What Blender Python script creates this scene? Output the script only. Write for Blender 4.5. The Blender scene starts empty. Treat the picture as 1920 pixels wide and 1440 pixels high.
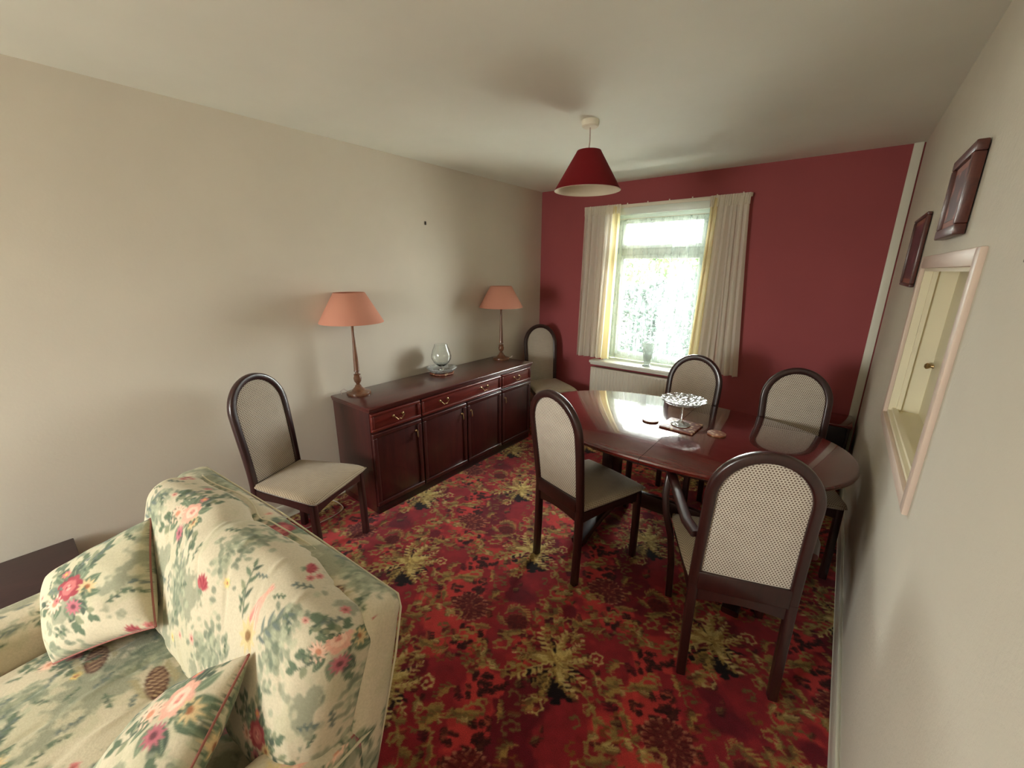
import bpy, bmesh, math, random
import numpy as np
from mathutils import Vector, Matrix

sc = bpy.context.scene
COL = sc.collection
PI = math.pi

# ------------------------------------------------------------------ camera, light, exposure
cam_d = bpy.data.cameras.new('camera')
cam = bpy.data.objects.new('camera', cam_d)
COL.objects.link(cam)
cam.location = (2.680, -3.8843, 1.617)
cam.rotation_euler = (1.2967, -0.0046, 0.6712)
cam_d.sensor_width = 36.0
cam_d.lens = 36.0 * 766.25 / 1920.0
cam_d.clip_start = 0.02
sc.camera = cam

W, H = 2.925, 2.40          # room width (x) and height; red wall at y = 0, left wall at x = 0
YB = -6.6                   # rear wall, behind the camera
WIN = (0.82, 1.70, 0.71, 2.13)      # window opening in the red wall  x0, x1, z0, z1
RWIN = (0.12, 1.25, 0.85, 2.00)     # window of the front room, behind the camera

world = bpy.data.worlds.new('world')
sc.world = world
world.use_nodes = True
wn = world.node_tree.nodes; wl = world.node_tree.links
bg = wn['Background']
geo = wn.new('ShaderNodeTexCoord'); sep = wn.new('ShaderNodeSeparateXYZ')
wr = wn.new('ShaderNodeValToRGB')
wr.color_ramp.elements[0].position = 0.45; wr.color_ramp.elements[0].color = (0.50, 0.50, 0.46, 1)
wr.color_ramp.elements[1].position = 0.56; wr.color_ramp.elements[1].color = (1.0, 1.0, 1.0, 1)
mp = wn.new('ShaderNodeMath'); mp.operation = 'MULTIPLY_ADD'; mp.inputs[1].default_value = 0.5; mp.inputs[2].default_value = 0.5
wl.new(geo.outputs['Generated'], sep.inputs[0]); wl.new(sep.outputs['Z'], mp.inputs[0])
wl.new(mp.outputs[0], wr.inputs[0])
mp2 = wn.new('ShaderNodeMath'); mp2.operation = 'MULTIPLY_ADD'; mp2.inputs[1].default_value = 0.5; mp2.inputs[2].default_value = 0.5
wl.new(sep.outputs['Y'], mp2.inputs[0])
tint = wn.new('ShaderNodeValToRGB')
tint.color_ramp.elements[0].position = 0.40; tint.color_ramp.elements[0].color = (0.93, 0.95, 0.91, 1)
tint.color_ramp.elements[1].position = 0.60; tint.color_ramp.elements[1].color = (0.95, 1.0, 0.95, 1)
wl.new(mp2.outputs[0], tint.inputs[0])
mulc = wn.new('ShaderNodeMixRGB'); mulc.blend_type = 'MULTIPLY'; mulc.inputs[0].default_value = 1.0
wl.new(wr.outputs[0], mulc.inputs[1]); wl.new(tint.outputs[0], mulc.inputs[2]); wl.new(mulc.outputs[0], bg.inputs['Color'])
bg.inputs['Strength'].default_value = 15.0

def portal(name, x0, x1, z0, z1, y, ry):
    l = bpy.data.lights.new(name, 'AREA'); l.shape = 'RECTANGLE'; l.size = x1 - x0; l.size_y = z1 - z0
    l.cycles.is_portal = True
    o = bpy.data.objects.new(name, l); COL.objects.link(o)
    o.location = ((x0 + x1) / 2, y, (z0 + z1) / 2); o.rotation_euler = (ry, 0, 0)
portal('window_daylight', WIN[0], WIN[1], WIN[2], WIN[3], 0.27, -PI / 2)
portal('front_daylight', RWIN[0], RWIN[1], RWIN[2], RWIN[3], YB - 0.1, PI / 2)

sc.view_settings.view_transform = 'Standard'
sc.view_settings.look = 'None'
sc.view_settings.gamma = 1.0
sc.view_settings.use_curve_mapping = False
sc.view_settings.exposure = 1.68
sc.cycles.max_bounces = 10
sc.cycles.diffuse_bounces = 6
sc.cycles.glossy_bounces = 4
sc.cycles.transmission_bounces = 8
sc.cycles.transparent_max_bounces = 16
sc.cycles.caustics_reflective = False
sc.cycles.caustics_refractive = False
sc.cycles.sample_clamp_indirect = 6.0
try:
    sc.cycles.use_denoising = True
except Exception:
    pass

# ------------------------------------------------------------------ colour helpers
def lin(c):
    c = np.asarray(c, float) / 255.0
    return np.where(c <= 0.04045, c / 12.92, ((c + 0.055) / 1.055) ** 2.4)
def L4(*c):
    v = lin(c); return (float(v[0]), float(v[1]), float(v[2]), 1.0)

# ------------------------------------------------------------------ materials
MATS = {}
class NT:
    def __init__(s, name, **kw):
        s.m = bpy.data.materials.new(name); s.m.use_nodes = True
        s.n = s.m.node_tree.nodes; s.l = s.m.node_tree.links
        s.b = s.n['Principled BSDF']; s.out = s.n['Material Output']
        s.set(**kw); MATS[name] = s.m
    def set(s, color=None, rough=None, metal=None, spec=None, coat=None, coat_rough=None, trans=None, ior=None, sheen=None):
        b = s.b
        if color is not None: b.inputs['Base Color'].default_value = color
        if rough is not None: b.inputs['Roughness'].default_value = rough
        if metal is not None: b.inputs['Metallic'].default_value = metal
        if spec is not None: b.inputs['Specular IOR Level'].default_value = spec
        if coat is not None: b.inputs['Coat Weight'].default_value = coat
        if coat_rough is not None: b.inputs['Coat Roughness'].default_value = coat_rough
        if trans is not None: b.inputs['Transmission Weight'].default_value = trans
        if ior is not None: b.inputs['IOR'].default_value = ior
        if sheen is not None: b.inputs['Sheen Weight'].default_value = sheen
    def node(s, t, **kw):
        n = s.n.new(t)
        for k, v in kw.items(): setattr(n, k, v)
        return n
    def coord(s, kind='Object', scale=(1, 1, 1)):
        tc = s.node('ShaderNodeTexCoord'); mp = s.node('ShaderNodeMapping')
        mp.inputs['Scale'].default_value = scale
        s.l.new(tc.outputs[kind], mp.inputs['Vector']); return mp.outputs['Vector']
    def noise(s, vec, scale, detail=3, rough=0.5, dist=0.0):
        n = s.node('ShaderNodeTexNoise'); n.inputs['Scale'].default_value = scale
        n.inputs['Detail'].default_value = detail; n.inputs['Roughness'].default_value = rough
        n.inputs['Distortion'].default_value = dist
        s.l.new(vec, n.inputs['Vector']); return n.outputs['Fac']
    def ramp(s, fac, stops):
        r = s.node('ShaderNodeValToRGB'); e = r.color_ramp.elements
        e[0].position, e[0].color = stops[0]; e[1].position, e[1].color = stops[-1]
        for p, c in stops[1:-1]:
            k = e.new(p); k.color = c
        s.l.new(fac, r.inputs['Fac']); return r.outputs['Color']
    def bump(s, h, strength, dist=0.002):
        b = s.node('ShaderNodeBump'); b.inputs['Strength'].default_value = strength; b.inputs['Distance'].default_value = dist
        s.l.new(h, b.inputs['Height']); s.l.new(b.outputs['Normal'], s.b.inputs['Normal'])
    def base(s, c): s.l.new(c, s.b.inputs['Base Color'])
    def math(s, op, a, b=None):
        n = s.node('ShaderNodeMath', operation=op)
        for i, v in enumerate((a, b)):
            if v is None: continue
            if isinstance(v, (int, float)): n.inputs[i].default_value = v
            else: s.l.new(v, n.inputs[i])
        return n.outputs[0]

def plaster(name, rgb, var=0.03, bump=0.25, bscale=90):
    t = NT(name, rough=0.75, spec=0.25)
    v = t.coord('Object')
    c = np.array(L4(*rgb))
    lo = tuple(c[:3] * (1 - var)) + (1,); hi = tuple(np.minimum(c[:3] * (1 + var), 1)) + (1,)
    t.base(t.ramp(t.noise(v, 2.2, 4), [(0.3, lo), (0.7, hi)]))
    t.bump(t.noise(v, bscale, 4, 0.6), bump, 0.003)
    return t.m
plaster('wall_cream', (212, 204, 190), bump=0.12, bscale=70)
plaster('wall_textured', (208, 202, 188), bump=0.55, bscale=60)
plaster('ceiling_white', (232, 234, 224), bump=0.10, bscale=40)
plaster('wall_red', (154, 77, 80), var=0.04, bump=0.15)
plaster('gloss_trim', (222, 220, 206), bump=0.02).node_tree.nodes['Principled BSDF'].inputs['Roughness'].default_value = 0.35
plaster('trim_pinkish', (212, 192, 178), bump=0.05).node_tree.nodes['Principled BSDF'].inputs['Roughness'].default_value = 0.4
plaster('hatch_cream', (228, 220, 194), bump=0.03).node_tree.nodes['Principled BSDF'].inputs['Roughness'].default_value = 0.4
plaster('exterior_ground', (222, 220, 210), var=0.2)

def wood(name, dark, light, rough=0.3, coat=0.3, coat_rough=0.12, sc_=(1, 1, 1), fine=60, spec=0.5):
    t = NT(name, rough=rough, coat=coat, coat_rough=coat_rough, spec=spec)
    v = t.coord('Object', sc_)
    a = t.noise(v, 4.0, 5, 0.6, 0.6)
    v2 = t.coord('Object', tuple(s * 3 for s in sc_))
    b = t.noise(v2, fine / 6, 4, 0.7)
    f = t.math('ADD', t.math('MULTIPLY', a, 0.6), t.math('MULTIPLY', b, 0.4))
    t.base(t.ramp(f, [(0.32, L4(*dark)), (0.68, L4(*light))]))
    t.bump(b, 0.04, 0.001)
    return t.m
wood('mahogany_chair', (32, 13, 13), (56, 24, 22), rough=0.33, coat=0.45, coat_rough=0.16, sc_=(12, 12, 1.2))
wood('mahogany_side', (44, 13, 13), (72, 25, 21), rough=0.35, coat=0.4, coat_rough=0.15, sc_=(10, 10, 0.9))
wood('mahogany_drawer', (68, 20, 17), (112, 38, 29), rough=0.32, coat=0.4, coat_rough=0.15, sc_=(10, 1.0, 10))
wood('mahogany_top', (54, 16, 15), (86, 30, 26), rough=0.3, coat=0.7, coat_rough=0.14, sc_=(10, 1.0, 10))
wood('mahogany_table', (66, 16, 15), (112, 34, 28), rough=0.18, coat=1.0, coat_rough=0.045, sc_=(1.0, 12, 12))
wood('mahogany_dark', (24, 9, 9), (42, 16, 14), rough=0.35, coat=0.3, sc_=(6, 6, 1))
wood('lamp_wood', (86, 52, 36), (138, 94, 66), rough=0.3, coat=0.4, sc_=(8, 8, 1))
wood('frame_wood', (62, 28, 23), (98, 48, 38), rough=0.4, coat=0.2, sc_=(3, 3, 3))
wood('ebony_brown', (46, 26, 28), (66, 40, 40), rough=0.5, coat=0.1, sc_=(4, 1, 4))

def weave(name, base, dot, su=0.0105, sv=0.0086):
    t = NT(name, rough=0.85, spec=0.15, sheen=0.2)
    tc = t.node('ShaderNodeTexCoord'); sp = t.node('ShaderNodeSeparateXYZ')
    t.l.new(tc.outputs['UV'], sp.inputs[0])
    u = t.math('DIVIDE', sp.outputs['X'], su); v = t.math('DIVIDE', sp.outputs['Y'], sv)
    row = t.math('FLOOR', v)
    off = t.math('MULTIPLY', t.math('MODULO', t.math('ABSOLUTE', row), 2.0), 0.5)
    fu = t.math('SUBTRACT', t.math('FRACT', t.math('ADD', u, off)), 0.5)
    fv = t.math('SUBTRACT', t.math('FRACT', v), 0.5)
    d = t.math('SQRT', t.math('ADD', t.math('MULTIPLY', fu, fu), t.math('MULTIPLY', fv, fv)))
    nz = t.noise(t.coord('Object'), 25, 3)
    col = t.ramp(d, [(0.22, L4(*dot)), (0.40, L4(*base))])
    mx = t.node('ShaderNodeMixRGB', blend_type='MULTIPLY'); mx.inputs[0].default_value = 0.5
    t.l.new(col, mx.inputs[1])
    t.l.new(t.ramp(nz, [(0.3, (0.84, 0.82, 0.8, 1)), (0.7, (1, 1, 1, 1))]), mx.inputs[2])
    t.base(mx.outputs[0])
    t.bump(d, 0.5, 0.002)
    return t.m
weave('chair_weave', (208, 199, 184), (98, 76, 64))
weave('seat_weave', (176, 160, 136), (110, 90, 72), su=0.009, sv=0.008)

def shade_cloth(name, rgb, tr=0.25):
    t = NT(name, color=L4(*rgb), rough=0.8, spec=0.2)
    tl = t.node('ShaderNodeBsdfTranslucent'); tl.inputs['Color'].default_value = L4(*rgb)
    mx = t.node('ShaderNodeMixShader'); mx.inputs[0].default_value = tr
    t.l.new(t.b.outputs[0], mx.inputs[1]); t.l.new(tl.outputs[0], mx.inputs[2]); t.l.new(mx.outputs[0], t.out.inputs[0])
    t.bump(t.noise(t.coord('Object', (1, 1, 1)), 320, 2), 0.15, 0.001)
    return t.m
shade_cloth('shade_peach', (210, 148, 126), 0.18)
shade_cloth('shade_red', (116, 22, 28), 0.08)
shade_cloth('shade_lining', (226, 216, 196), 0.1)
shade_cloth('curtain_cream', (246, 241, 228), 0.5)
shade_cloth('curtain_edge_glow', (240, 226, 182), 0.55)  # inner curtain edges: glow of daylight through the lining put into a yellower colour

NT('brass', color=L4(176, 150, 110), rough=0.3, metal=1.0)
NT('white_plastic', color=L4(226, 218, 200), rough=0.4)
NT('cable_white', color=L4(190, 170, 160), rough=0.5)
NT('radiator_white', color=L4(206, 198, 180), rough=0.4)
NT('upvc', color=L4(232, 240, 232), rough=0.3)
NT('dark_metal', color=L4(50, 44, 36), rough=0.5, metal=0.4)
NT('black_plastic', color=L4(22, 22, 24), rough=0.4)
NT('piping_red', color=L4(150, 92, 82), rough=0.8)
NT('piping_cream', color=L4(200, 190, 162), rough=0.8)
# glass of ornaments: real refraction, thin window panes: mostly clear with a reflection
t = NT('crystal', color=(0.97, 1.0, 0.98, 1), rough=0.03, trans=1.0, ior=1.52)
t.bump(t.noise(t.coord('Object'), 60, 1), 0.35, 0.004)
t = NT('cut_glass', color=(0.95, 0.98, 0.95, 1), rough=0.08, trans=0.62, ior=1.6)
vo = t.node('ShaderNodeTexVoronoi'); vo.inputs['Scale'].default_value = 45
t.l.new(t.coord('Object'), vo.inputs['Vector']); t.bump(vo.outputs['Distance'], 1.0, 0.008)
t = NT('clear_cut_glass', color=(0.80, 0.86, 0.83, 1), rough=0.10, trans=0.75, ior=1.5)
vo = t.node('ShaderNodeTexVoronoi'); vo.inputs['Scale'].default_value = 55
t.l.new(t.coord('Object'), vo.inputs['Vector']); t.bump(vo.outputs['Distance'], 0.6, 0.005)
t = NT('window_glass')
tr = t.node('ShaderNodeBsdfTransparent'); gl = t.node('ShaderNodeBsdfGlossy'); gl.inputs['Roughness'].default_value = 0.02
fr = t.node('ShaderNodeFresnel'); mx = t.node('ShaderNodeMixShader')
t.l.new(fr.outputs[0], mx.inputs[0]); t.l.new(tr.outputs[0], mx.inputs[1]); t.l.new(gl.outputs[0], mx.inputs[2]); t.l.new(mx.outputs[0], t.out.inputs[0])
# net curtain: fine open weave with a lacy heading
t = NT('net_voile')
tr = t.node('ShaderNodeBsdfTransparent'); tl = t.node('ShaderNodeBsdfTranslucent'); df = t.node('ShaderNodeBsdfDiffuse')
tl.inputs['Color'].default_value = (0.58, 0.65, 0.63, 1); df.inputs['Color'].default_value = (0.80, 0.86, 0.83, 1)
a = t.node('ShaderNodeMixShader'); a.inputs[0].default_value = 0.5
t.l.new(tl.outputs[0], a.inputs[1]); t.l.new(df.outputs[0], a.inputs[2])
b_ = t.node('ShaderNodeMixShader')
f = t.ramp(t.noise(t.coord('Object', (1, 1, 0.25)), 26, 4, 0.6), [(0.40, (0.08, 0.08, 0.08, 1)), (0.66, (0.36, 0.36, 0.36, 1))])
t.l.new(f, b_.inputs[0]); t.l.new(tr.outputs[0], b_.inputs[1]); t.l.new(a.outputs[0], b_.inputs[2]); t.l.new(b_.outputs[0], t.out.inputs[0])

# pressed cork mats with a printed pattern
def matprint(name, a, b, scale):
    t = NT(name, rough=0.5)
    v = t.node('ShaderNodeTexVoronoi'); v.inputs['Scale'].default_value = scale
    t.l.new(t.coord('Object'), v.inputs['Vector'])
    t.base(t.ramp(v.outputs['Distance'], [(0.1, L4(*a)), (0.45, L4(*b))]))
    return t.m
matprint('mat_print', (226, 196, 150), (126, 66, 44), 38)
matprint('coaster_print', (222, 186, 138), (150, 92, 60), 45)
matprint('picture_floral', (182, 112, 92), (84, 46, 46), 16)
matprint('picture_plum', (134, 62, 74), (88, 36, 48), 10)
NT('picture_mount', color=L4(150, 92, 78), rough=0.6)
def leafmat(name, a, b):
    t = NT(name, rough=0.6)
    t.base(t.ramp(t.noise(t.coord('Object'), 6, 3), [(0.35, L4(*a)), (0.65, L4(*b))]))
    return t.m
leafmat('foliage', (62, 88, 38), (92, 124, 60))
leafmat('foliage_dark', (22, 38, 32), (42, 62, 54))

# attribute driven pile / printed cotton
def attr_mat(name, rough, bump, bscale, sheen, nvar=0.15):
    t = NT(name, rough=rough, spec=0.15, sheen=sheen)
    at = t.node('ShaderNodeAttribute'); at.attribute_name = 'dye'
    nz = t.noise(t.coord('Object'), bscale, 2, 0.6)
    mx = t.node('ShaderNodeMixRGB', blend_type='MULTIPLY'); mx.inputs[0].default_value = 1.0
    t.l.new(at.outputs['Color'], mx.inputs[1])
    t.l.new(t.ramp(nz, [(0.25, (1 - nvar * 1.6,) * 3 + (1,)), (0.75, (1 + nvar * 0.3,) * 3 + (1,))]), mx.inputs[2])
    t.base(mx.outputs[0]); t.bump(nz, bump, 0.004)
    return t.m
attr_mat('carpet_pile', 0.95, 0.7, 320, 0.1, 0.3)
attr_mat('printed_cotton', 0.85, 0.15, 160, 0.1, 0.08)

# ------------------------------------------------------------------ object helpers
def tag(o, label=None, cat=None, group=None, kind=None):
    if label: o['label'] = label
    if cat: o['category'] = cat
    if group: o['group'] = group
    if kind: o['kind'] = kind
    return o
def empty(name, loc=(0, 0, 0), rz=0.0, label=None, cat=None, group=None, kind=None):
    o = bpy.data.objects.new(name, None); COL.objects.link(o)
    o.location = loc; o.rotation_euler = (0, 0, rz); o.empty_display_size = 0.05
    return tag(o, label, cat, group, kind)
def link(name, me, mat, parent=None, smooth=True, angle=35):
    if not isinstance(mat, (list, tuple)): mat = [mat]
    for m in mat: me.materials.append(MATS[m])
    o = bpy.data.objects.new(name, me); COL.objects.link(o)
    if smooth:
        me.polygons.foreach_set('use_smooth', [True] * len(me.polygons))
        if angle: me.set_sharp_from_angle(angle=math.radians(angle))
    if parent: o.parent = parent
    return o
def from_bm(name, bm, mat, parent=None, smooth=True, angle=35):
    bmesh.ops.recalc_face_normals(bm, faces=bm.faces)
    me = bpy.data.meshes.new(name); bm.to_mesh(me); bm.free()
    return link(name, me, mat, parent, smooth, angle)
def copy_tree(o, parent=None):
    c = o.copy(); COL.objects.link(c); c.parent = parent
    for ch in list(o.children): copy_tree(ch, c)
    return c

def add_box(bm, x0, x1, y0, y1, z0, z1, bev=0.0, M=None, seg=2):
    r = bmesh.ops.create_cube(bm, size=1.0)
    vs = r['verts']
    for v in vs:
        v.co = Vector((x0 + (v.co.x + .5) * (x1 - x0), y0 + (v.co.y + .5) * (y1 - y0), z0 + (v.co.z + .5) * (z1 - z0)))
    if bev > 0:
        es = list({e for v in vs for e in v.link_edges})
        rr = bmesh.ops.bevel(bm, geom=es, offset=bev, segments=seg, affect='EDGES', profile=0.5)
        vs = list({v for f in rr['faces'] for v in f.verts} | {v for v in vs if v.is_valid})
    if M is not None:
        for v in vs: v.co = M @ v.co
    return vs
def box(name, x0, x1, y0, y1, z0, z1, mat, parent=None, bev=0.003, M=None):
    bm = bmesh.new(); add_box(bm, x0, x1, y0, y1, z0, z1, bev, M); return from_bm(name, bm, mat, parent)
def lathe(bm, prof, n=40, cx=0, cy=0, wob=None):
    rings = []
    for r, z in prof:
        ring = []
        for i in range(n):
            a = 2 * PI * i / n
            rr = r * (1 + (wob(a, r, z) if wob else 0))
            ring.append(bm.verts.new((cx + rr * math.cos(a), cy + rr * math.sin(a), z)))
        rings.append(ring)
    for a, b in zip(rings[:-1], rings[1:]):
        for i in range(n):
            j = (i + 1) % n
            bm.faces.new((a[i], a[j], b[j], b[i]))
    return rings
def lathe_obj(name, prof, mat, parent=None, n=40, caps=True, cx=0, cy=0, wob=None, angle=40):
    bm = bmesh.new(); rings = lathe(bm, prof, n, cx, cy, wob)
    if caps:
        bm.faces.new(rings[0][::-1]); bm.faces.new(rings[-1])
    return from_bm(name, bm, mat, parent, True, angle)
def tube(bm, pts, r, n=8, caps=True):
    pts = [Vector(p) for p in pts]; rings = []
    up = Vector((0, 0, 1))
    t0 = (pts[1] - pts[0]).normalized()
    nrm = t0.cross(up)
    if nrm.length < 1e-3: nrm = t0.cross(Vector((1, 0, 0)))
    nrm.normalize()
    for i, p in enumerate(pts):
        t = (pts[min(i + 1, len(pts) - 1)] - pts[max(i - 1, 0)]).normalized()
        nrm = (nrm - t * nrm.dot(t)).normalized(); b = t.cross(nrm)
        rr = r[i] if isinstance(r, (list, tuple)) else r
        rings.append([bm.verts.new(p + (nrm * math.cos(2 * PI * k / n) + b * math.sin(2 * PI * k / n)) * rr) for k in range(n)])
    for a, c in zip(rings[:-1], rings[1:]):
        for k in range(n):
            bm.faces.new((a[k], a[(k + 1) % n], c[(k + 1) % n], c[k]))
    if caps: bm.faces.new(rings[0][::-1]); bm.faces.new(rings[-1])
def tube_obj(name, pts, r, mat, parent=None, n=8, closed=False):
    bm = bmesh.new()
    if closed: pts = list(pts) + [pts[0]]
    tube(bm, pts, r, n); return from_bm(name, bm, mat, parent, True, 60)
def sweep_rect(bm, pts, side, w, d, bev=0.006):
    """sweep a rounded rectangle; pts: path, side: outward unit vectors, w: width along side, d: depth across"""
    rings = []
    prof = []
    for sx, sy in ((1, 1), (-1, 1), (-1, -1), (1, -1)):
        cx, cy = sx * (0.5 - bev / w), sy * (0.5 - bev / d)
        a0 = math.atan2(sy, sx) - PI / 4
        for k in range(3):
            a = a0 + k * PI / 4
            prof.append((cx * w + bev * math.cos(a), cy * d + bev * math.sin(a)))
    n = len(pts)
    for i, p in enumerate(pts):
        p = Vector(p); t = (Vector(pts[min(i + 1, n - 1)]) - Vector(pts[max(i - 1, 0)])).normalized()
        s = Vector(side[i]); s = (s - t * s.dot(t)).normalized(); q = t.cross(s)
        rings.append([bm.verts.new(p + s * a + q * b) for a, b in prof])
    m = len(prof)
    for a, c in zip(rings[:-1], rings[1:]):
        for k in range(m): bm.faces.new((a[k], a[(k + 1) % m], c[(k + 1) % m], c[k]))
    bm.faces.new(rings[0][::-1]); bm.faces.new(rings[-1])

def grid_mesh(name, X, Y, Z, uv=None, closed_v=False):
    """X,Y,Z arrays (m,n) -> mesh"""
    m, n = X.shape
    me = bpy.data.meshes.new(name)
    co = np.stack([X, Y, Z], -1).reshape(-1, 3)
    i = np.arange(m - 1)[:, None] * n + np.arange(n - 1)[None, :]
    f = np.stack([i, i + 1, i + n + 1, i + n], -1).reshape(-1, 4)
    me.vertices.add(len(co)); me.vertices.foreach_set('co', co.astype(np.float32).ravel())
    me.loops.add(f.size); me.loops.foreach_set('vertex_index', f.astype(np.int32).ravel())
    me.polygons.add(len(f)); me.polygons.foreach_set('loop_start', np.arange(0, f.size, 4, dtype=np.int32))
    me.update(calc_edges=True)
    if uv is not None:
        l = me.uv_layers.new(name='UVMap'); U = uv.reshape(-1, 2)[f.ravel()]
        l.data.foreach_set('uv', U.astype(np.float32).ravel())
    return me
def raw_mesh(name, co, faces):
    me = bpy.data.meshes.new(name)
    co = np.asarray(co, np.float32); f = np.asarray(faces, np.int32)
    me.vertices.add(len(co)); me.vertices.foreach_set('co', co.ravel())
    me.loops.add(f.size); me.loops.foreach_set('vertex_index', f.ravel())
    me.polygons.add(len(f)); me.polygons.foreach_set('loop_start', np.arange(0, f.size, 4, dtype=np.int32))
    me.update(calc_edges=True); return me
def dye(me, rgb_lin):
    a = me.color_attributes.new(name='dye', type='FLOAT_COLOR', domain='POINT')
    c = np.ones((len(me.vertices), 4), np.float32); c[:, :3] = rgb_lin
    a.data.foreach_set('color', c.ravel())

# ------------------------------------------------------------------ pattern painter: repeats woven or printed into cloth
rng = np.random.default_rng(7)
class Tile:
    def __init__(s, w, h, px, base):
        s.w, s.h, s.px = w, h, px
        s.nx, s.ny = int(round(w / px)), int(round(h / px))
        s.a = np.ones((s.ny, s.nx, 3)) * np.array(base, float)
        s.drop = None
    def _grid(s, cx, cy, R):
        k = int(math.ceil(R / s.px)) + 1
        ix = int(round(cx / s.px)); iy = int(round(cy / s.px))
        jx = np.arange(ix - k, ix + k + 1); jy = np.arange(iy - k, iy + k + 1)
        X, Y = np.meshgrid(jx * s.px - cx, jy * s.px - cy)
        return jx % s.nx, jy % s.ny, X, Y
    def _put(s, jx, jy, m, col, op=1.0):
        m = np.clip(m, 0, 1) * op
        sub = s.a[np.ix_(jy, jx)]
        s.a[np.ix_(jy, jx)] = sub * (1 - m[..., None]) + np.array(col, float) * m[..., None]
    def _rep(s, cx, cy):
        yield cx, cy
        if s.drop: yield cx + s.drop[0], cy + s.drop[1]
    def ell(s, cx, cy, a, b, rot, col, op=1.0, edge=None):
        for x, y in s._rep(cx, cy):
            jx, jy, X, Y = s._grid(x, y, max(a, b) + s.px)
            c, n = math.cos(rot), math.sin(rot)
            u = (X * c + Y * n) / a; v = (-X * n + Y * c) / b
            d = np.sqrt(u * u + v * v); soft = s.px / min(a, b)
            s._put(jx, jy, (1 - d) / soft + .5, col, op)
    def leaf(s, cx, cy, ln, wd, rot, col, op=1.0, vein=None):
        """pointed leaf starting at cx,cy"""
        for x, y in s._rep(cx, cy):
            jx, jy, X, Y = s._grid(x, y, ln + s.px)
            c, n = math.cos(rot), math.sin(rot)
            u = (X * c + Y * n) / ln; v = (-X * n + Y * c)
            uu = np.clip(u, 0, 1)
            hw = wd * 0.5 * np.sin(PI * uu ** 0.8) ** 0.9
            m = np.where((u > 0) & (u < 1), (hw - np.abs(v)) / s.px + .5, 0)
            s._put(jx, jy, m, col, op)
            if vein is not None:
                m = np.where((u > 0.05) & (u < .9), (s.px * .5 - np.abs(v)) / s.px + .5, 0)
                s._put(jx, jy, m, vein, op)
    def stroke(s, pts, w0, w1, col, op=1.0):
        n = len(pts)
        for i in range(n - 1):
            (xa, ya), (xb, yb) = pts[i], pts[i + 1]
            L = math.hypot(xb - xa, yb - ya); k = max(1, int(L / (s.px * 0.8)))
            for j in range(k):
                t = (i + j / k) / (n - 1); w = w0 + (w1 - w0) * t
                s.ell(xa + (xb - xa) * j / k, ya + (yb - ya) * j / k, max(w, s.px) / 2, max(w, s.px) / 2, 0, col, op)
    def daisy(s, cx, cy, r, n, col, core, rot=0, wf=0.55):
        for k in range(n):
            a = rot + 2 * PI * k / n
            s.leaf(cx, cy, r, r * wf * 3.6 / n * 1.6, a, col)
        s.ell(cx, cy, r * .27, r * .27, 0, core)
    def sample(s, u, v):
        x = np.mod(u / s.px, s.nx); y = np.mod(v / s.px, s.ny)
        x0 = np.floor(x).astype(int); y0 = np.floor(y).astype(int)
        fx = (x - x0)[..., None]; fy = (y - y0)[..., None]
        x0 %= s.nx; y0 %= s.ny; x1 = (x0 + 1) % s.nx; y1 = (y0 + 1) % s.ny
        c = (s.a[y0, x0] * (1 - fx) + s.a[y0, x1] * fx) * (1 - fy) + (s.a[y1, x0] * (1 - fx) + s.a[y1, x1] * fx) * fy
        return lin(c)
def smooth_noise(ny, nx, cells, seed):
    r = np.random.default_rng(seed); out = np.zeros((ny, nx))
    for k, c in enumerate(cells):
        g = r.random((c, c)); yy = np.arange(ny) * c / ny; xx = np.arange(nx) * c / nx
        y0 = yy.astype(int); x0 = xx.astype(int); fy = yy - y0; fx = xx - x0
        fy = fy * fy * (3 - 2 * fy); fx = fx * fx * (3 - 2 * fx)
        a = g[np.ix_(y0 % c, x0 % c)]; b = g[np.ix_(y0 % c, (x0 + 1) % c)]
        d = g[np.ix_((y0 + 1) % c, x0 % c)]; e = g[np.ix_((y0 + 1) % c, (x0 + 1) % c)]
        out += ((a * (1 - fx) + b * fx) * (1 - fy)[:, None] + (d * (1 - fx) + e * fx) * fy[:, None]) * 0.55 ** k
    out -= out.min(); return out / out.max()

# ---- carpet repeat: 0.98 x 1.04 m half drop
CT = Tile(0.98, 1.04, 0.004, (160, 40, 50))
CT.drop = (0.49, 0.52)
GOLD, GOLD2, OLIVE, DARK, BROWN, BRIGHT, WINE = (216, 190, 118), (176, 144, 80), (132, 106, 60), (26, 10, 14), (96, 42, 34), (214, 66, 64), (118, 24, 40)
n1 = smooth_noise(CT.ny, CT.nx, [6, 12, 24], 3)
m = np.clip((n1 - .52) * 8, 0, 1)[..., None]; CT.a = CT.a * (1 - m) + np.array(BRIGHT) * m
n2 = smooth_noise(CT.ny, CT.nx, [5, 11, 22], 11)
m = np.clip((n2 - .60) * 9, 0, 1)[..., None]; CT.a = CT.a * (1 - m) + np.array(WINE) * m
def blot(cx, cy, r, col, n=16, op=1.0, seed=0):
    rr = np.random.default_rng(seed)
    for k in range(n):
        a = rr.random() * 2 * PI; d = r * math.sqrt(rr.random()) * .8
        CT.ell(cx + d * math.cos(a), cy + d * math.sin(a), r * rr.uniform(.2, .42), r * rr.uniform(.15, .35), rr.random() * PI, col, op)
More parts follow.
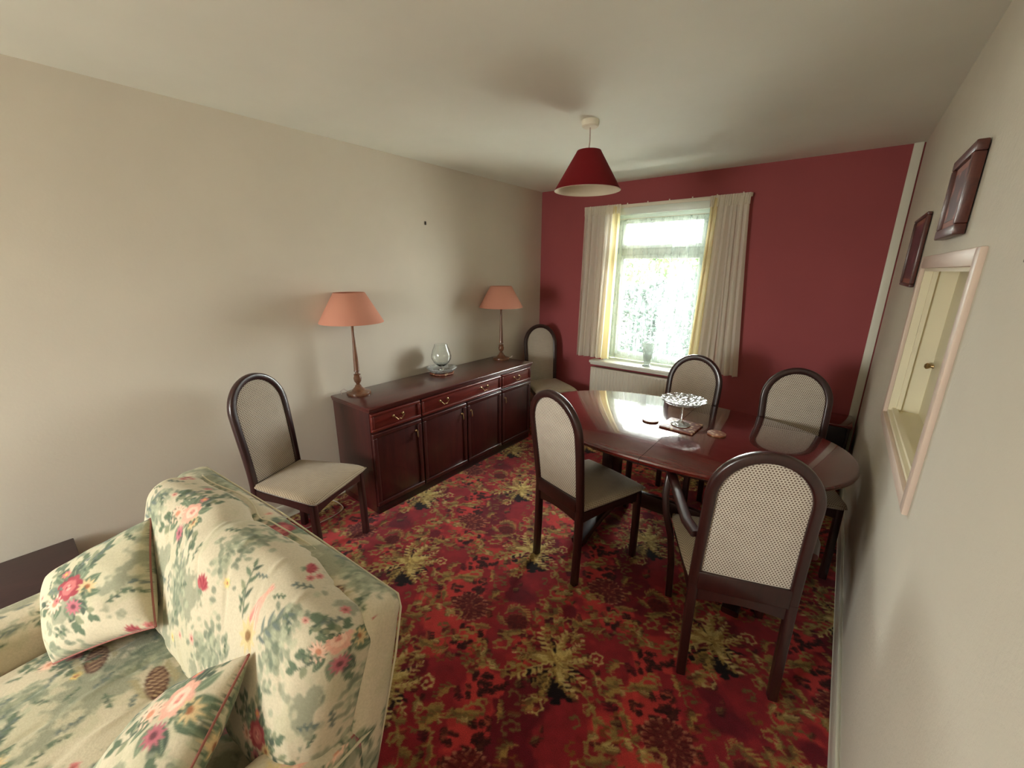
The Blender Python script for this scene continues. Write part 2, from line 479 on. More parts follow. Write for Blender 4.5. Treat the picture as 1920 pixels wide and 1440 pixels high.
def oak(cx, cy, ln, rot, col, shade, lobes=4):
    """lobed acanthus leaf"""
    c, s = math.cos(rot), math.sin(rot)
    P = lambda u, v: (cx + u * c - v * s, cy + u * s + v * c)
    for side in (-1, 1):
        for k in range(lobes):
            u = ln * (0.12 + 0.7 * k / lobes); x, y = P(u, 0)
            CT.leaf(x, y, ln * (0.46 - 0.06 * k), ln * 0.17, rot + side * (0.95 - 0.1 * k), shade if side < 0 else col)
    x, y = P(0, 0); CT.leaf(x, y, ln, ln * 0.2, rot, col, vein=shade)
def scroll(cx, cy, r, a0, turns, col, w=0.012, dirn=1):
    pts = []
    for k in range(26):
        t = k / 25; a = a0 + dirn * turns * 2 * PI * t; rr = r * (1 - .78 * t)
        pts.append((cx + rr * math.cos(a), cy + rr * math.sin(a)))
    CT.stroke(pts, w, w * .6, col)
    for k in range(2, 20, 4):
        a = math.atan2(pts[k + 1][1] - pts[k][1], pts[k + 1][0] - pts[k][0])
        CT.leaf(*pts[k], r * .38, w * 1.7, a - dirn * 1.0, col)
    CT.ell(*pts[-1], w, w, 0, col)
rr = np.random.default_rng(5)
# dark leaf sprays with bright ground
for (bx, by, sd) in ((.32, .25, 1), (.12, .36, 2), (.40, .08, 4)):
    blot(bx, by, .085, BRIGHT, 22, seed=sd)
    for k in range(9):
        a = rr.random() * 2 * PI; d = rr.uniform(.01, .07)
        oak(bx + d * math.cos(a), by + d * math.sin(a), rr.uniform(.035, .06), rr.random() * 2 * PI, (70, 26, 24), (48, 18, 18), 3)
# tone scrolls
for k in range(44):
    x, y = rr.random() * .98, rr.random() * 1.04
    scroll(x, y, rr.uniform(.022, .05), rr.random() * 6.28, rr.uniform(.6, 1.0), [OLIVE, (146, 84, 44), GOLD2][k % 3], .0075, rr.choice([-1, 1]))
for k in range(95):
    x, y = rr.random() * .98, rr.random() * 1.04
    oak(x, y, rr.uniform(.03, .062), rr.random() * 6.28, [(150, 76, 52), OLIVE, BROWN, (186, 92, 66), (96, 20, 36)][k % 5], [(84, 34, 26), (66, 20, 24), (120, 44, 36)][k % 3], 3)
# chrysanthemum
def mum(cx, cy, R, c1, c2, edge):
    CT.ell(cx, cy, R, R * .92, 0, (92, 16, 24))
    for ring in range(5):
        rad = R * (1 - ring * .2); n = int(22 - ring * 3.4)
        for k in range(n):
            a = 2 * PI * k / n + ring * .3
            x, y = cx + rad * .92 * math.cos(a), cy + rad * .86 * math.sin(a)
            CT.ell(x, y, R * .12, R * .075, a, edge if ring == 0 else (c1 if (k + ring) % 2 else c2))
            CT.ell(x - R * .05 * math.cos(a), y - R * .05 * math.sin(a), R * .08, R * .045, a, (110, 22, 30))
mum(0.0, .50, .090, (172, 104, 70), (112, 46, 38), (206, 146, 104))
mum(-.25, .05, .05, (120, 44, 30), (80, 24, 22), (170, 110, 66))
# long acanthus stems between medallions
for (x0, y0, x1, y1, bend) in ((.07, -.06, .30, -.20, .06), (-.08, .04, -.22, .22, -.05), (.02, .12, .10, .36, .06), (-.10, -.10, -.30, -.16, .07), (.14, .05, .36, .14, -.05), (.30, -.20, .46, -.10, .05)):
    pts = []
    for k in range(12):
        t = k / 11; nx_, ny_ = -(y1 - y0), (x1 - x0); q = math.sin(PI * t) * bend / math.hypot(nx_, ny_)
        pts.append((x0 + (x1 - x0) * t + nx_ * q, y0 + (y1 - y0) * t + ny_ * q))
    CT.stroke(pts, .011, .006, GOLD2)
    for k in range(1, 11, 2):
        a = math.atan2(pts[k + 1][1] - pts[k][1], pts[k + 1][0] - pts[k][0]); sg = 1 if (k // 2) % 2 else -1
        oak(*pts[k], rr.uniform(.04, .065), a + sg * .8, GOLD if k % 4 == 1 else GOLD2, OLIVE, 3)
    scroll(pts[-1][0], pts[-1][1], .038, rr.random() * 6, .9, GOLD2, .009, 1)
# big gold burst with near black ground on one side
def frond(cx, cy, ln, rot, bend, col, shade, w=.011, leaf=.38):
    """curling spine with slender leaflets"""
    pts = []; a = rot; x, y = cx, cy; n = 12
    for k in range(n):
        pts.append((x, y)); x += ln / n * math.cos(a); y += ln / n * math.sin(a); a += bend / n
    CT.stroke(pts, w, w * .35, col)
    for k in range(2, n - 1, 1):
        t = k / n; a = rot + bend * t; sg = 1 if k % 2 else -1
        CT.leaf(*pts[k], ln * leaf * (1 - .55 * t), w * 1.35, a + sg * .85, col if sg > 0 else shade)
    CT.leaf(*pts[-1], ln * .16, w * 1.2, rot + bend, col)
blot(.05, -.07, .085, DARK, 20, seed=21)
blot(.0, .02, .09, WINE, 14, seed=22)
blot(-.03, -.10, .05, DARK, 8, seed=25)
blot(.09, -.11, .05, DARK, 10, seed=27)
for k in range(10):
    a = -PI / 2 + (k - 5) * .63 + rr.uniform(-.14, .14)
    ln = .175 if -PI < a < 0.2 else .15
    CT.leaf(.01 * math.cos(a + .3), .01 * math.sin(a + .3), ln * .8, .016, a + .3, DARK if k % 2 else WINE)
    if k % 3 == 0: oak(.012 * math.cos(a), .012 * math.sin(a), ln * .6, a + .15, GOLD, GOLD2, 4)
    frond(.02 * math.cos(a), .02 * math.sin(a), ln + rr.uniform(-.025, .02), a, rr.uniform(-1.3, 1.3), GOLD if k % 3 else (228, 202, 132), GOLD2, .0085 if k % 2 else .011, .30)
for k in range(12):
    CT.leaf(0, 0, rr.uniform(.035, .06), .013, rr.random() * 6.28, (226, 198, 122) if k % 2 else GOLD2)
CT.ell(0, .005, .020, .018, 0, GOLD2); CT.ell(0, .005, .014, .012, 0, (222, 192, 116)); CT.ell(.003, .007, .006, .005, 0, OLIVE)
for (x, y) in ((.14, .11), (-.17, .03), (-.13, -.15), (.21, -.10), (-.05, .20), (.04, -.22), (.24, .03), (-.24, -.08)):
    scroll(x, y, rr.uniform(.032, .05), rr.random() * 6, 1.0, GOLD if rr.random() > .4 else GOLD2, .0085, rr.choice([-1, 1]))
for k in range(26):
    x, y = rr.random() * .98, rr.random() * 1.04
    if math.hypot((x + .25) % .5 - .25, (y + .26) % .52 - .26) > .07:
        frond(x, y, rr.uniform(.07, .11), rr.random() * 6.28, rr.uniform(-2, 2), GOLD2 if k % 2 else (186, 150, 80), OLIVE, .0075)
n5 = smooth_noise(CT.ny, CT.nx, [30, 60], 31)[..., None]
CT.a = CT.a * (.86 + .22 * n5)

# ---- printed cotton: cream ground, grey-green trees, bouquets
FT = Tile(0.62, 0.66, 0.0020, (202, 190, 164))
n3 = smooth_noise(FT.ny, FT.nx, [4, 9, 18, 40, 80], 17)
m = np.clip((n3 - .60) * 7, 0, .6)[..., None]; FT.a = FT.a * (1 - m) + np.array((186, 180, 150)) * m
n4 = smooth_noise(FT.ny, FT.nx, [5, 10, 30, 70, 110], 23)
m = np.clip((n4 - .66) * 14, 0, .8)[..., None]; FT.a = FT.a * (1 - m) + np.array((140, 142, 120)) * m
fr_ = np.random.default_rng(9)
LEAFS = [(98, 112, 90), (118, 130, 106), (80, 92, 78), (138, 142, 114)]
def cloud(cx, cy, w, h, n, seed):
    r = np.random.default_rng(seed)
    for k in range(n):
        x = cx + r.normal() * w * .45; y = cy + r.normal() * h * .45
        g = [(150, 154, 130), (126, 134, 112), (176, 176, 148), (108, 118, 100)][k % 4]
        FT.ell(x, y, r.uniform(.004, .012), r.uniform(.003, .008), r.random() * PI, g, .7)
for i, (x, y, w, h) in enumerate(((.09, .30, .05, .13), (.44, .52, .09, .05), (.33, .20, .04, .10), (.55, .12, .06, .08), (.20, .60, .10, .04), (.12, .06, .07, .05))):
    cloud(x, y, w, h, 190, 40 + i)
def sprig(cx, cy, n, ln, rot, cols, w=.010):
    c, s = math.cos(rot), math.sin(rot)
    FT.stroke([(cx, cy), (cx + ln * c, cy + ln * s)], .0025, .002, LEAFS[2])
    for k in range(n):
        t = (k + .5) / n; sg = 1 if k % 2 else -1
        FT.leaf(cx + ln * t * c, cy + ln * t * s, ln * .32, w, rot + sg * .8, cols[k % len(cols)])
    FT.leaf(cx + ln * c, cy + ln * s, ln * .3, w, rot, cols[0])
def rose(cx, cy, R, c0, c1, c2):
    for k in range(7):
        a = k * 2 * PI / 7; FT.ell(cx + R * .55 * math.cos(a), cy + R * .55 * math.sin(a), R * .5, R * .42, a, c0)
    for k in range(6):
        a = k * 2 * PI / 6 + .4; FT.ell(cx + R * .35 * math.cos(a), cy + R * .35 * math.sin(a), R * .36, R * .26, a + 1.2, c1)
    for k in range(4):
        a = k * 2 * PI / 4 + .2; FT.ell(cx + R * .14 * math.cos(a), cy + R * .14 * math.sin(a), R * .22, R * .12, a + 1.4, c2 if k % 2 else c0)
def lotus(cx, cy, R, rot=PI / 2):
    for k in range(7):
        a = rot + (k - 3) * .36; FT.leaf(cx, cy, R * (1 - abs(k - 3) * .06), R * .34, a, (150, 54, 66) if k % 2 else (176, 84, 88))
    for k in range(5): FT.leaf(cx, cy, R * .5, R * .1, rot + PI + (k - 2) * .4, LEAFS[1])
def bouquet(cx, cy, s, seed, rosecol=0):
    r = np.random.default_rng(seed)
    for k in range(11):
        a = r.random() * 2 * PI; sprig(cx + s * .25 * math.cos(a), cy + s * .25 * math.sin(a), 5, s * r.uniform(.45, .8), a, LEAFS, s * .13)
    for k in range(10):
        a = 2 * PI * k / 10; FT.leaf(cx + s * .3 * math.cos(a), cy + s * .3 * math.sin(a), s * .4, s * .2, a + .4, LEAFS[k % 3], vein=(150, 160, 130))
    R3 = [((156, 66, 74), (194, 110, 108), (222, 160, 146)), ((224, 168, 148), (240, 198, 176), (208, 132, 120))]
    rose(cx, cy + s * .1, s * .30, *R3[rosecol])
    FT.daisy(cx - s * .42, cy - s * .12, s * .26, 12, (238, 196, 172), (206, 140, 112))
    FT.daisy(cx + s * .38, cy - s * .05, s * .2, 10, (214, 186, 140), (160, 104, 72))
    FT.daisy(cx + s * .05, cy - s * .4, s * .2, 11, (188, 108, 118), (112, 68, 74))
    FT.daisy(cx - s * .12, cy + s * .52, s * .12, 7, (212, 120, 118), (230, 190, 90))
bouquet(.16, .47, .105, 1, 0)
bouquet(.47, .24, .105, 2, 1)
bouquet(.33, .02, .08, 3, 0)
lotus(.05, .16, .032); lotus(.56, .45, .034, 1.9); lotus(.25, .33, .026, 1.2)
# tulip spray
for k in range(7): FT.leaf(.22 + .006 * k, .17, .095, .012, 1.25 + .09 * k, [(226, 170, 150), (206, 128, 124), (236, 204, 176)][k % 3])
FT.daisy(.235, .155, .034, 9, (208, 186, 138), (140, 108, 72)); sprig(.27, .17, 7, .09, .95, [(104, 114, 108), (118, 126, 116)], .009)
sprig(.20, .17, 7, .09, 2.0, LEAFS, .009)
# trellis ornament
for (vx, vy) in ((.42, .42), (.36, .60)):
    FT.ell(vx, vy, .020, .046, -.25, (92, 62, 50))
    for i in range(-4, 5):
        for j in range(-7, 8):
            x = vx + (i + .5 * (j % 2)) * .0085; y = vy + j * .0066
            c, s = math.cos(.25), math.sin(.25); u = ((x - vx) * c - (y - vy) * s) / .019; v = ((x - vx) * s + (y - vy) * c) / .044
            if u * u + v * v < .9: FT.ell(x, y, .0026, .0022, 0, (206, 176, 138))
    for sg in (-1, 1):
        for k in range(5): FT.leaf(vx + sg * .022, vy - .03 + .014 * k, .028, .008, PI / 2 + sg * -.5, (170, 158, 124))
for k in range(70):
    sprig(fr_.random() * .62, fr_.random() * .66, 5, fr_.uniform(.02, .038), fr_.random() * 6.28, LEAFS if k % 3 else [(104, 114, 108), (116, 122, 112)], .006)
for k in range(12):
    FT.daisy(fr_.random() * .62, fr_.random() * .66, fr_.uniform(.008, .013), 7, [(206, 120, 120), (228, 196, 120), (222, 160, 146)][k % 3], (140, 80, 70))

# ------------------------------------------------------------------ room shell
def quad_wall(name, mat, boxes):
    bm = bmesh.new()
    for b in boxes: add_box(bm, *b)
    o = from_bm(name, bm, mat, None, False); tag(o, kind='structure'); return o
T = 0.12
# floor: fitted patterned carpet, the visible part carries the woven repeat
def carpet():
    xs = np.linspace(-0.01, W + .01, 652); ys = np.concatenate([np.arange(YB, -3.56, .014), np.linspace(-3.55, 0.0, 790)])
    X, Y = np.meshgrid(xs, ys)
    Z = np.zeros_like(X)
    me = grid_mesh('floor', X, Y, Z)
    u = X - 1.00; v = Y + 2.69
    wob = .006 * np.sin(X * 37 + Y * 11) + .003 * np.sin(Y * 153 + 2 * np.sin(X * 90)) + .0025 * np.sin(X * 230 + Y * 170)
    dye(me, CT.sample(u + wob, v + wob * .7).reshape(-1, 3))
    o = link('floor', me, 'carpet_pile', None, False); tag(o, kind='structure')
carpet()
quad_wall('ceiling', 'ceiling_white', [(-T, W + T, YB - T, 0.3, H, H + .1)])
quad_wall('wall_left', 'wall_cream', [(-T, 0, YB - T, 0.3, -.1, H)])
x0, x1, z0, z1 = WIN
quad_wall('wall_back', 'wall_red', [(-T, x0, 0, .004, 0, H), (x1, W + T, 0, .004, 0, H), (x0, x1, 0, .004, 0, z0), (x0, x1, 0, .004, z1, H)])
quad_wall('wall_outer', 'gloss_trim', [(-T, x0, .004, .28, 0, H), (x1, W + T, .004, .28, 0, H), (x0, x1, .004, .28, -.1, z0 - .03), (x0, x1, .004, .28, z1, H)])
a0, a1, c0, c1 = RWIN
quad_wall('wall_rear', 'wall_cream', [(-T, a0, YB - T, YB, 0, H), (a1, W + T, YB - T, YB, 0, H), (a0, a1, YB - T, YB, 0, c0), (a0, a1, YB - T, YB, c1, H)])
HY0, HY1, HZ0, HZ1 = -2.372, -1.455, 1.005, 1.628
quad_wall('wall_right', 'wall_textured', [(W, W + .1, YB - T, HY0, 0, H), (W, W + .1, HY1, .3, 0, H), (W, W + .1, HY0, HY1, 0, HZ0), (W, W + .1, HY0, HY1, HZ1, H)])
bm = bmesh.new(); add_box(bm, 0, .014, -6.5, -.004, 0, .10, .004); o = from_bm('baseboard_left', bm, 'gloss_trim'); tag(o, kind='structure')
bm = bmesh.new(); add_box(bm, .014, W - .014, -.016, 0, 0, .10, .004); o = from_bm('baseboard_back', bm, 'gloss_trim'); tag(o, kind='structure')
bm = bmesh.new(); add_box(bm, W - .014, W, -6.5, -.004, 0, .125, .005); o = from_bm('baseboard_right', bm, 'gloss_trim'); tag(o, kind='structure')
bm = bmesh.new(); add_box(bm, 2.868, 2.916, -.016, .0, .10, H, .002); o = from_bm('trim_1', bm, 'gloss_trim'); tag(o, kind='structure')

# serving hatch in the right wall
def hatch():
    d = W + .10
    t = empty('trim_2', (0, 0, 0)); tag(t, kind='structure')
    bm = bmesh.new(); w = .046; p = W - .014
    add_box(bm, p, W + .001, HY0 - w, HY0, HZ0 - w, HZ1 + w, .004)
    add_box(bm, p, W + .001, HY1, HY1 + w, HZ0 - w, HZ1 + w, .004)
    add_box(bm, p, W + .001, HY0, HY1, HZ1, HZ1 + w, .004)
    add_box(bm, p, W + .001, HY0, HY1, HZ0 - w, HZ0, .004)
    from_bm('architrave', bm, 'trim_pinkish', t)
    bm = bmesh.new(); q = .012
    add_box(bm, W, d, HY0, HY0 + q, HZ0, HZ1); add_box(bm, W, d, HY1 - q, HY1, HZ0, HZ1)
    add_box(bm, W, d, HY0 + q, HY1 - q, HZ0, HZ0 + q); add_box(bm, W, d, HY0 + q, HY1 - q, HZ1 - q, HZ1)
    add_box(bm, W + .025, W + .04, HY1 - .03, HY1 - q, HZ0 + q, HZ1 - q)
    add_box(bm, W + .012, W + .03, HY0 + q, HY1 - q, HZ0 + q, HZ0 + q + .012)
    from_bm('lining', bm, 'hatch_cream', t)
    dr = box('hatch_door', d, d + .02, HY0, HY1, HZ0, HZ1, 'hatch_cream', t)
    M = Matrix.Translation((d - .001, -1.50, 1.235)) @ Matrix.Rotation(-PI / 2, 4, 'Y')
    bm = bmesh.new(); rings = lathe(bm, [(.009, 0), (.006, .008), (.012, .016), (.013, .022), (.006, .028)], 16)
    bm.faces.new(rings[0][::-1]); bm.faces.new(rings[-1])
    for v in bm.verts: v.co = M @ v.co
    from_bm('knob', bm, 'brass', dr)
hatch()

# window in the red wall
def window():
    x0, x1, z0, z1 = WIN
    t = empty('window_1', (0, 0, 0)); tag(t, kind='structure')
    f = .05; y0, y1 = .155, .215
    bm = bmesh.new()
    add_box(bm, x0, x0 + f, y0, y1, z0, z1, .006); add_box(bm, x1 - f, x1, y0, y1, z0, z1, .006)
    add_box(bm, x0 + f, x1 - f, y0, y1, z1 - f, z1, .006); add_box(bm, x0 + f, x1 - f, y0, y1, z0, z0 + f, .006)
    add_box(bm, x0 + f, x1 - f, y0, y1, 1.755, 1.815, .006)
    from_bm('window_frame', bm, 'upvc', t)
    bm = bmesh.new()
    for (a, b, c, d) in ((x0 + f, x1 - f, 1.815, z1 - f), (x0 + f, x1 - f, z0 + f, 1.755)):
        s = .035; e0, e1 = y0 - .012, y1 - .02
        add_box(bm, a, a + s, e0, e1, c, d, .004); add_box(bm, b - s, b, e0, e1, c, d, .004)
        add_box(bm, a + s, b - s, e0, e1, d - s, d, .004); add_box(bm, a + s, b - s, e0, e1, c, c + s, .004)
    from_bm('sash', bm, 'upvc', t)
    for (c, d) in ((1.845, z1 - f - .03), (z0 + f + .03, 1.725)):
        box('pane', x0 + f + .02, x1 - f - .02, .18, .186, c, d, 'window_glass', t, 0)
    bm = bmesh.new()
    add_box(bm, x0 + .001, x1 - .001, -.01, .155, z0 - .028, z0 + .001, .003)
    add_box(bm, .715, 1.86, -.115, -.001, z0 - .028, z0 + .001, .008)
    add_box(bm, .725, 1.85, -.10, -.001, z0 - .046, z0 - .028, .004)
    from_bm('window_sill', bm, 'gloss_trim', t)
    bm = bmesh.new()   # white boarded head and reveals of the opening
    add_box(bm, x0, x0 + .006, .004, .155, z0 + .002, z1); add_box(bm, x1 - .006, x1, .004, .155, z0 + .002, z1); add_box(bm, x0, x1, .004, .155, z1 - .006, z1)
    add_box(bm, x0, x1, -.012, .004, z1 - .02, z1 + .06, .003)
    from_bm('window_reveal', bm, 'upvc', t)
window()
t = empty('window_2', (0, 0, 0)); tag(t, kind='structure')
bm = bmesh.new(); a0, a1, c0, c1 = RWIN
for xx in (a0, (a0 + a1) / 2 - .03, a1 - .06): add_box(bm, xx, xx + .06, YB - .09, YB - .03, c0, c1, .005)
add_box(bm, a0, a1, YB - .09, YB - .03, c0, c0 + .06, .005); add_box(bm, a0, a1, YB - .09, YB - .03, c1 - .06, c1, .005)
from_bm('window_frame', bm, 'upvc', t)

# ------------------------------------------------------------------ outside the window
def leafy(name, blobs, mat, label, cat, seed, n=900, ls=.06, trunk=None):
    r = np.random.default_rng(seed); P = []
    for (cx, cy, cz, rx, ry, rz) in blobs:
        k = int(n / len(blobs)); d = r.normal(size=(k, 3)); d /= np.linalg.norm(d, axis=1)[:, None]
        d *= r.uniform(.6, 1.0, (k, 1)) ** .5; P.append(d * [rx, ry, rz] + [cx, cy, cz])
    P = np.concatenate(P); m = len(P)
    u = r.normal(size=(m, 3)); u /= np.linalg.norm(u, axis=1)[:, None]
    w = np.cross(u, r.normal(size=(m, 3))); w /= np.linalg.norm(w, axis=1)[:, None]
    s = r.uniform(.6, 1.3, (m, 1)) * ls
    co = np.stack([P - u * s, P + w * s * .45, P + u * s, P - w * s * .45], 1).reshape(-1, 3)
    me = raw_mesh(name, co, np.arange(len(co)).reshape(-1, 4))
    if trunk:
        t = empty(name, trunk, 0, label, cat)
        o = link('foliage', me, mat, None, False); o.parent = t; o.location = (-trunk[0], -trunk[1], -trunk[2])
        tube_obj('trunk', [(0, 0, 0), (.03, 0, .9), (0, .02, 1.9)], [.09, .07, .05], 'mahogany_dark', t)
        return t
    o = link(name, me, mat, None, False)
    return tag(o, label, cat)
bm = bmesh.new(); add_box(bm, -9, 9, .5, 14, -.45, -.35)
o = from_bm('garden_ground', bm, 'exterior_ground', None, False); tag(o, kind='structure')
leafy('garden_hedge', [(-2.6 + i * .62, 4.2 + .3 * (i % 2), .35 + .12 * (i % 3), .52, .45, 1.02) for i in range(8)], 'foliage_dark', 'grey-green hedge seen through the net curtain below the tree', 'hedge', 2, 15000, .07)
leafy('garden_tree', [(-.9, 5.2, 1.65, .75, .6, .35), (-.2, 5.3, 1.75, .6, .5, .3), (-1.5, 5.3, 1.6, .5, .5, .3)], 'foliage', 'light green tree crown outside, seen through the lower window pane', 'tree', 3, 2600, .07, trunk=(-.9, 5.2, -.35))

# ------------------------------------------------------------------ curtains and net
def wavy(name, xt0, xt1, xb0, xb1, zt, zb, y, folds, amp, mat, parent, seed=0, nx=220, nz=90, edge=None, yb=0.0, head=True, zslope=0.0):
    r = np.random.default_rng(seed)
    s = np.linspace(0, 1, nx); q = np.linspace(0, 1, nz)
    ph = np.cumsum(r.uniform(.6, 1.4, nx)); ph = ph / ph[-1] * folds * 2 * PI
    S, Q = np.meshgrid(s, q); PH = np.interp(S, s, ph)
    xa = xt0 + (xt1 - xt0) * S; xb = xb0 + (xb1 - xb0) * S
    k = Q ** 1.15
    A = amp * (.45 + .55 * Q)
    if head: A = np.where(Q < .05, amp * .35, A)
    X = xa * (1 - k) + xb * k + .35 * A * np.sin(2 * PH + 1.0)
    Yv = y + A * np.sin(PH) + A * .35 * np.sin(PH * 2.3 + 2 * Q + seed) + yb * Q
    Z = zt + (zb - zt) * Q + zslope * S * Q
    if head: Z = Z + np.where(Q < .03, .004 * np.sin(PH * 3), 0)
    me = grid_mesh(name, X, Yv, Z)
    o = link(name, me, mat, parent, True, None)
    if edge:
        me.materials.append(MATS[edge[2]])
        fi = np.arange(nx - 1); m_ = (fi / (nx - 1) >= edge[0]) & (fi / (nx - 1) <= edge[1])
        me.polygons.foreach_set('material_index', np.tile(m_.astype(np.int32), nz - 1))
    return o
lc = empty('curtain', (.71, -.07, .73), 0, 'short cream curtain gathered at the left side of the window', 'curtain', 'cream curtains at the window')
def rel(o, root):
    o.location = -Vector(root.location); return o
rel(wavy('curtain_panel', .555, .925, .535, .90, 2.185, .735, -.066, 5.5, .026, 'curtain_cream', lc, 3, edge=(.80, 1.0, 'curtain_edge_glow')), lc)
rel(wavy('heading_tape', .550, .93, .552, .93, 2.20, 2.12, -.068, 15, .009, 'curtain_cream', lc, 5, nx=200, nz=8, head=False), lc)
rc = empty('curtain', (1.88, -.07, .75), 0, 'fuller cream curtain hanging at the right side of the window', 'curtain', 'cream curtains at the window')
rel(wavy('curtain_panel', 1.705, 1.985, 1.665, 2.085, 2.178, .745, -.068, 6.0, .029, 'curtain_cream', rc, 8, edge=(0, .2, 'curtain_edge_glow')), rc)
rel(wavy('heading_tape', 1.70, 1.992, 1.70, 1.992, 2.195, 2.11, -.07, 13, .010, 'curtain_cream', rc, 9, nx=200, nz=8, head=False), rc)
rail = empty('curtain_rail', (1.27, -.04, 2.18), 0, 'white plastic curtain rail above the window', 'curtain rail')
rel(box('rail', .54, 2.0, -.046, -.030, 2.168, 2.196, 'white_plastic', rail), rail)
for k in range(8):
    rel(box('glider', .60 + k * .19, .61 + k * .19, -.052, -.046, 2.19, 2.206, 'white_plastic', rail, .002), rail)
    rel(box('bracket', .595 + k * .19, .615 + k * .19, -.030, -.001, 2.172, 2.19, 'white_plastic', rail, .002), rail) if k % 3 == 1 else None
nc = empty('net_curtain', (1.26, .09, .74), 0, 'sheer white net curtain hanging inside the window recess', 'net curtain')
rel(wavy('net_panel', .84, 1.685, .84, 1.685, 2.065, .755, .085, 17, .012, 'net_voile', nc, 21, nx=500, nz=60, zslope=-.02), nc)
rel(wavy('net_header', .835, 1.69, .835, 1.69, 2.085, 2.03, .080, 40, .006, 'net_voile', nc, 22, nx=500, nz=6, head=False), nc)
rel(wavy('net_fold', 1.40, 1.685, 1.30, 1.685, 2.05, .75, .060, 8, .013, 'net_voile', nc, 23, nx=240, nz=60), nc)
tube_obj('net_wire', [(.83 - 1.26, -.012, 2.082 - .74), (1.69 - 1.26, -.012, 2.082 - .74)], .003, 'white_plastic', nc)

# ------------------------------------------------------------------ radiator
def radiator():
    t = empty('radiator', (1.29, 0, .10), 0, 'white ribbed panel radiator under the window sill', 'radiator')
    bm = bmesh.new(); xs = np.linspace(.725, 1.855, 200); z = np.array([.14, .155, .60, .62])
    X, Z = np.meshgrid(xs, z)
    rib = .006 * (np.sin(xs * 2 * PI / .033) > 0) ; Y = np.tile(-.085 - rib, (4, 1)); Y[0] += .01; Y[3] += .01
    bm.free()
    rel(link('front_panel', grid_mesh('front_panel', X, Y, Z), 'radiator_white', t, False), t)
    rel(box('casing', .722, 1.858, -.082, -.03, .13, .632, 'radiator_white', t, .005), t)
    rel(box('bracket', .95, .98, -.03, -.001, .2, .5, 'radiator_white', t, .002), t)
    rel(box('bracket', 1.60, 1.63, -.03, -.001, .2, .5, 'radiator_white', t, .002), t)
    rel(tube_obj('pipe', [(.74, -.05, 0.0), (.74, -.05, .135)], .008, 'radiator_white', t), t)
    rel(tube_obj('pipe', [(1.84, -.05, 0.0), (1.84, -.05, .135)], .008, 'radiator_white', t), t)
radiator()

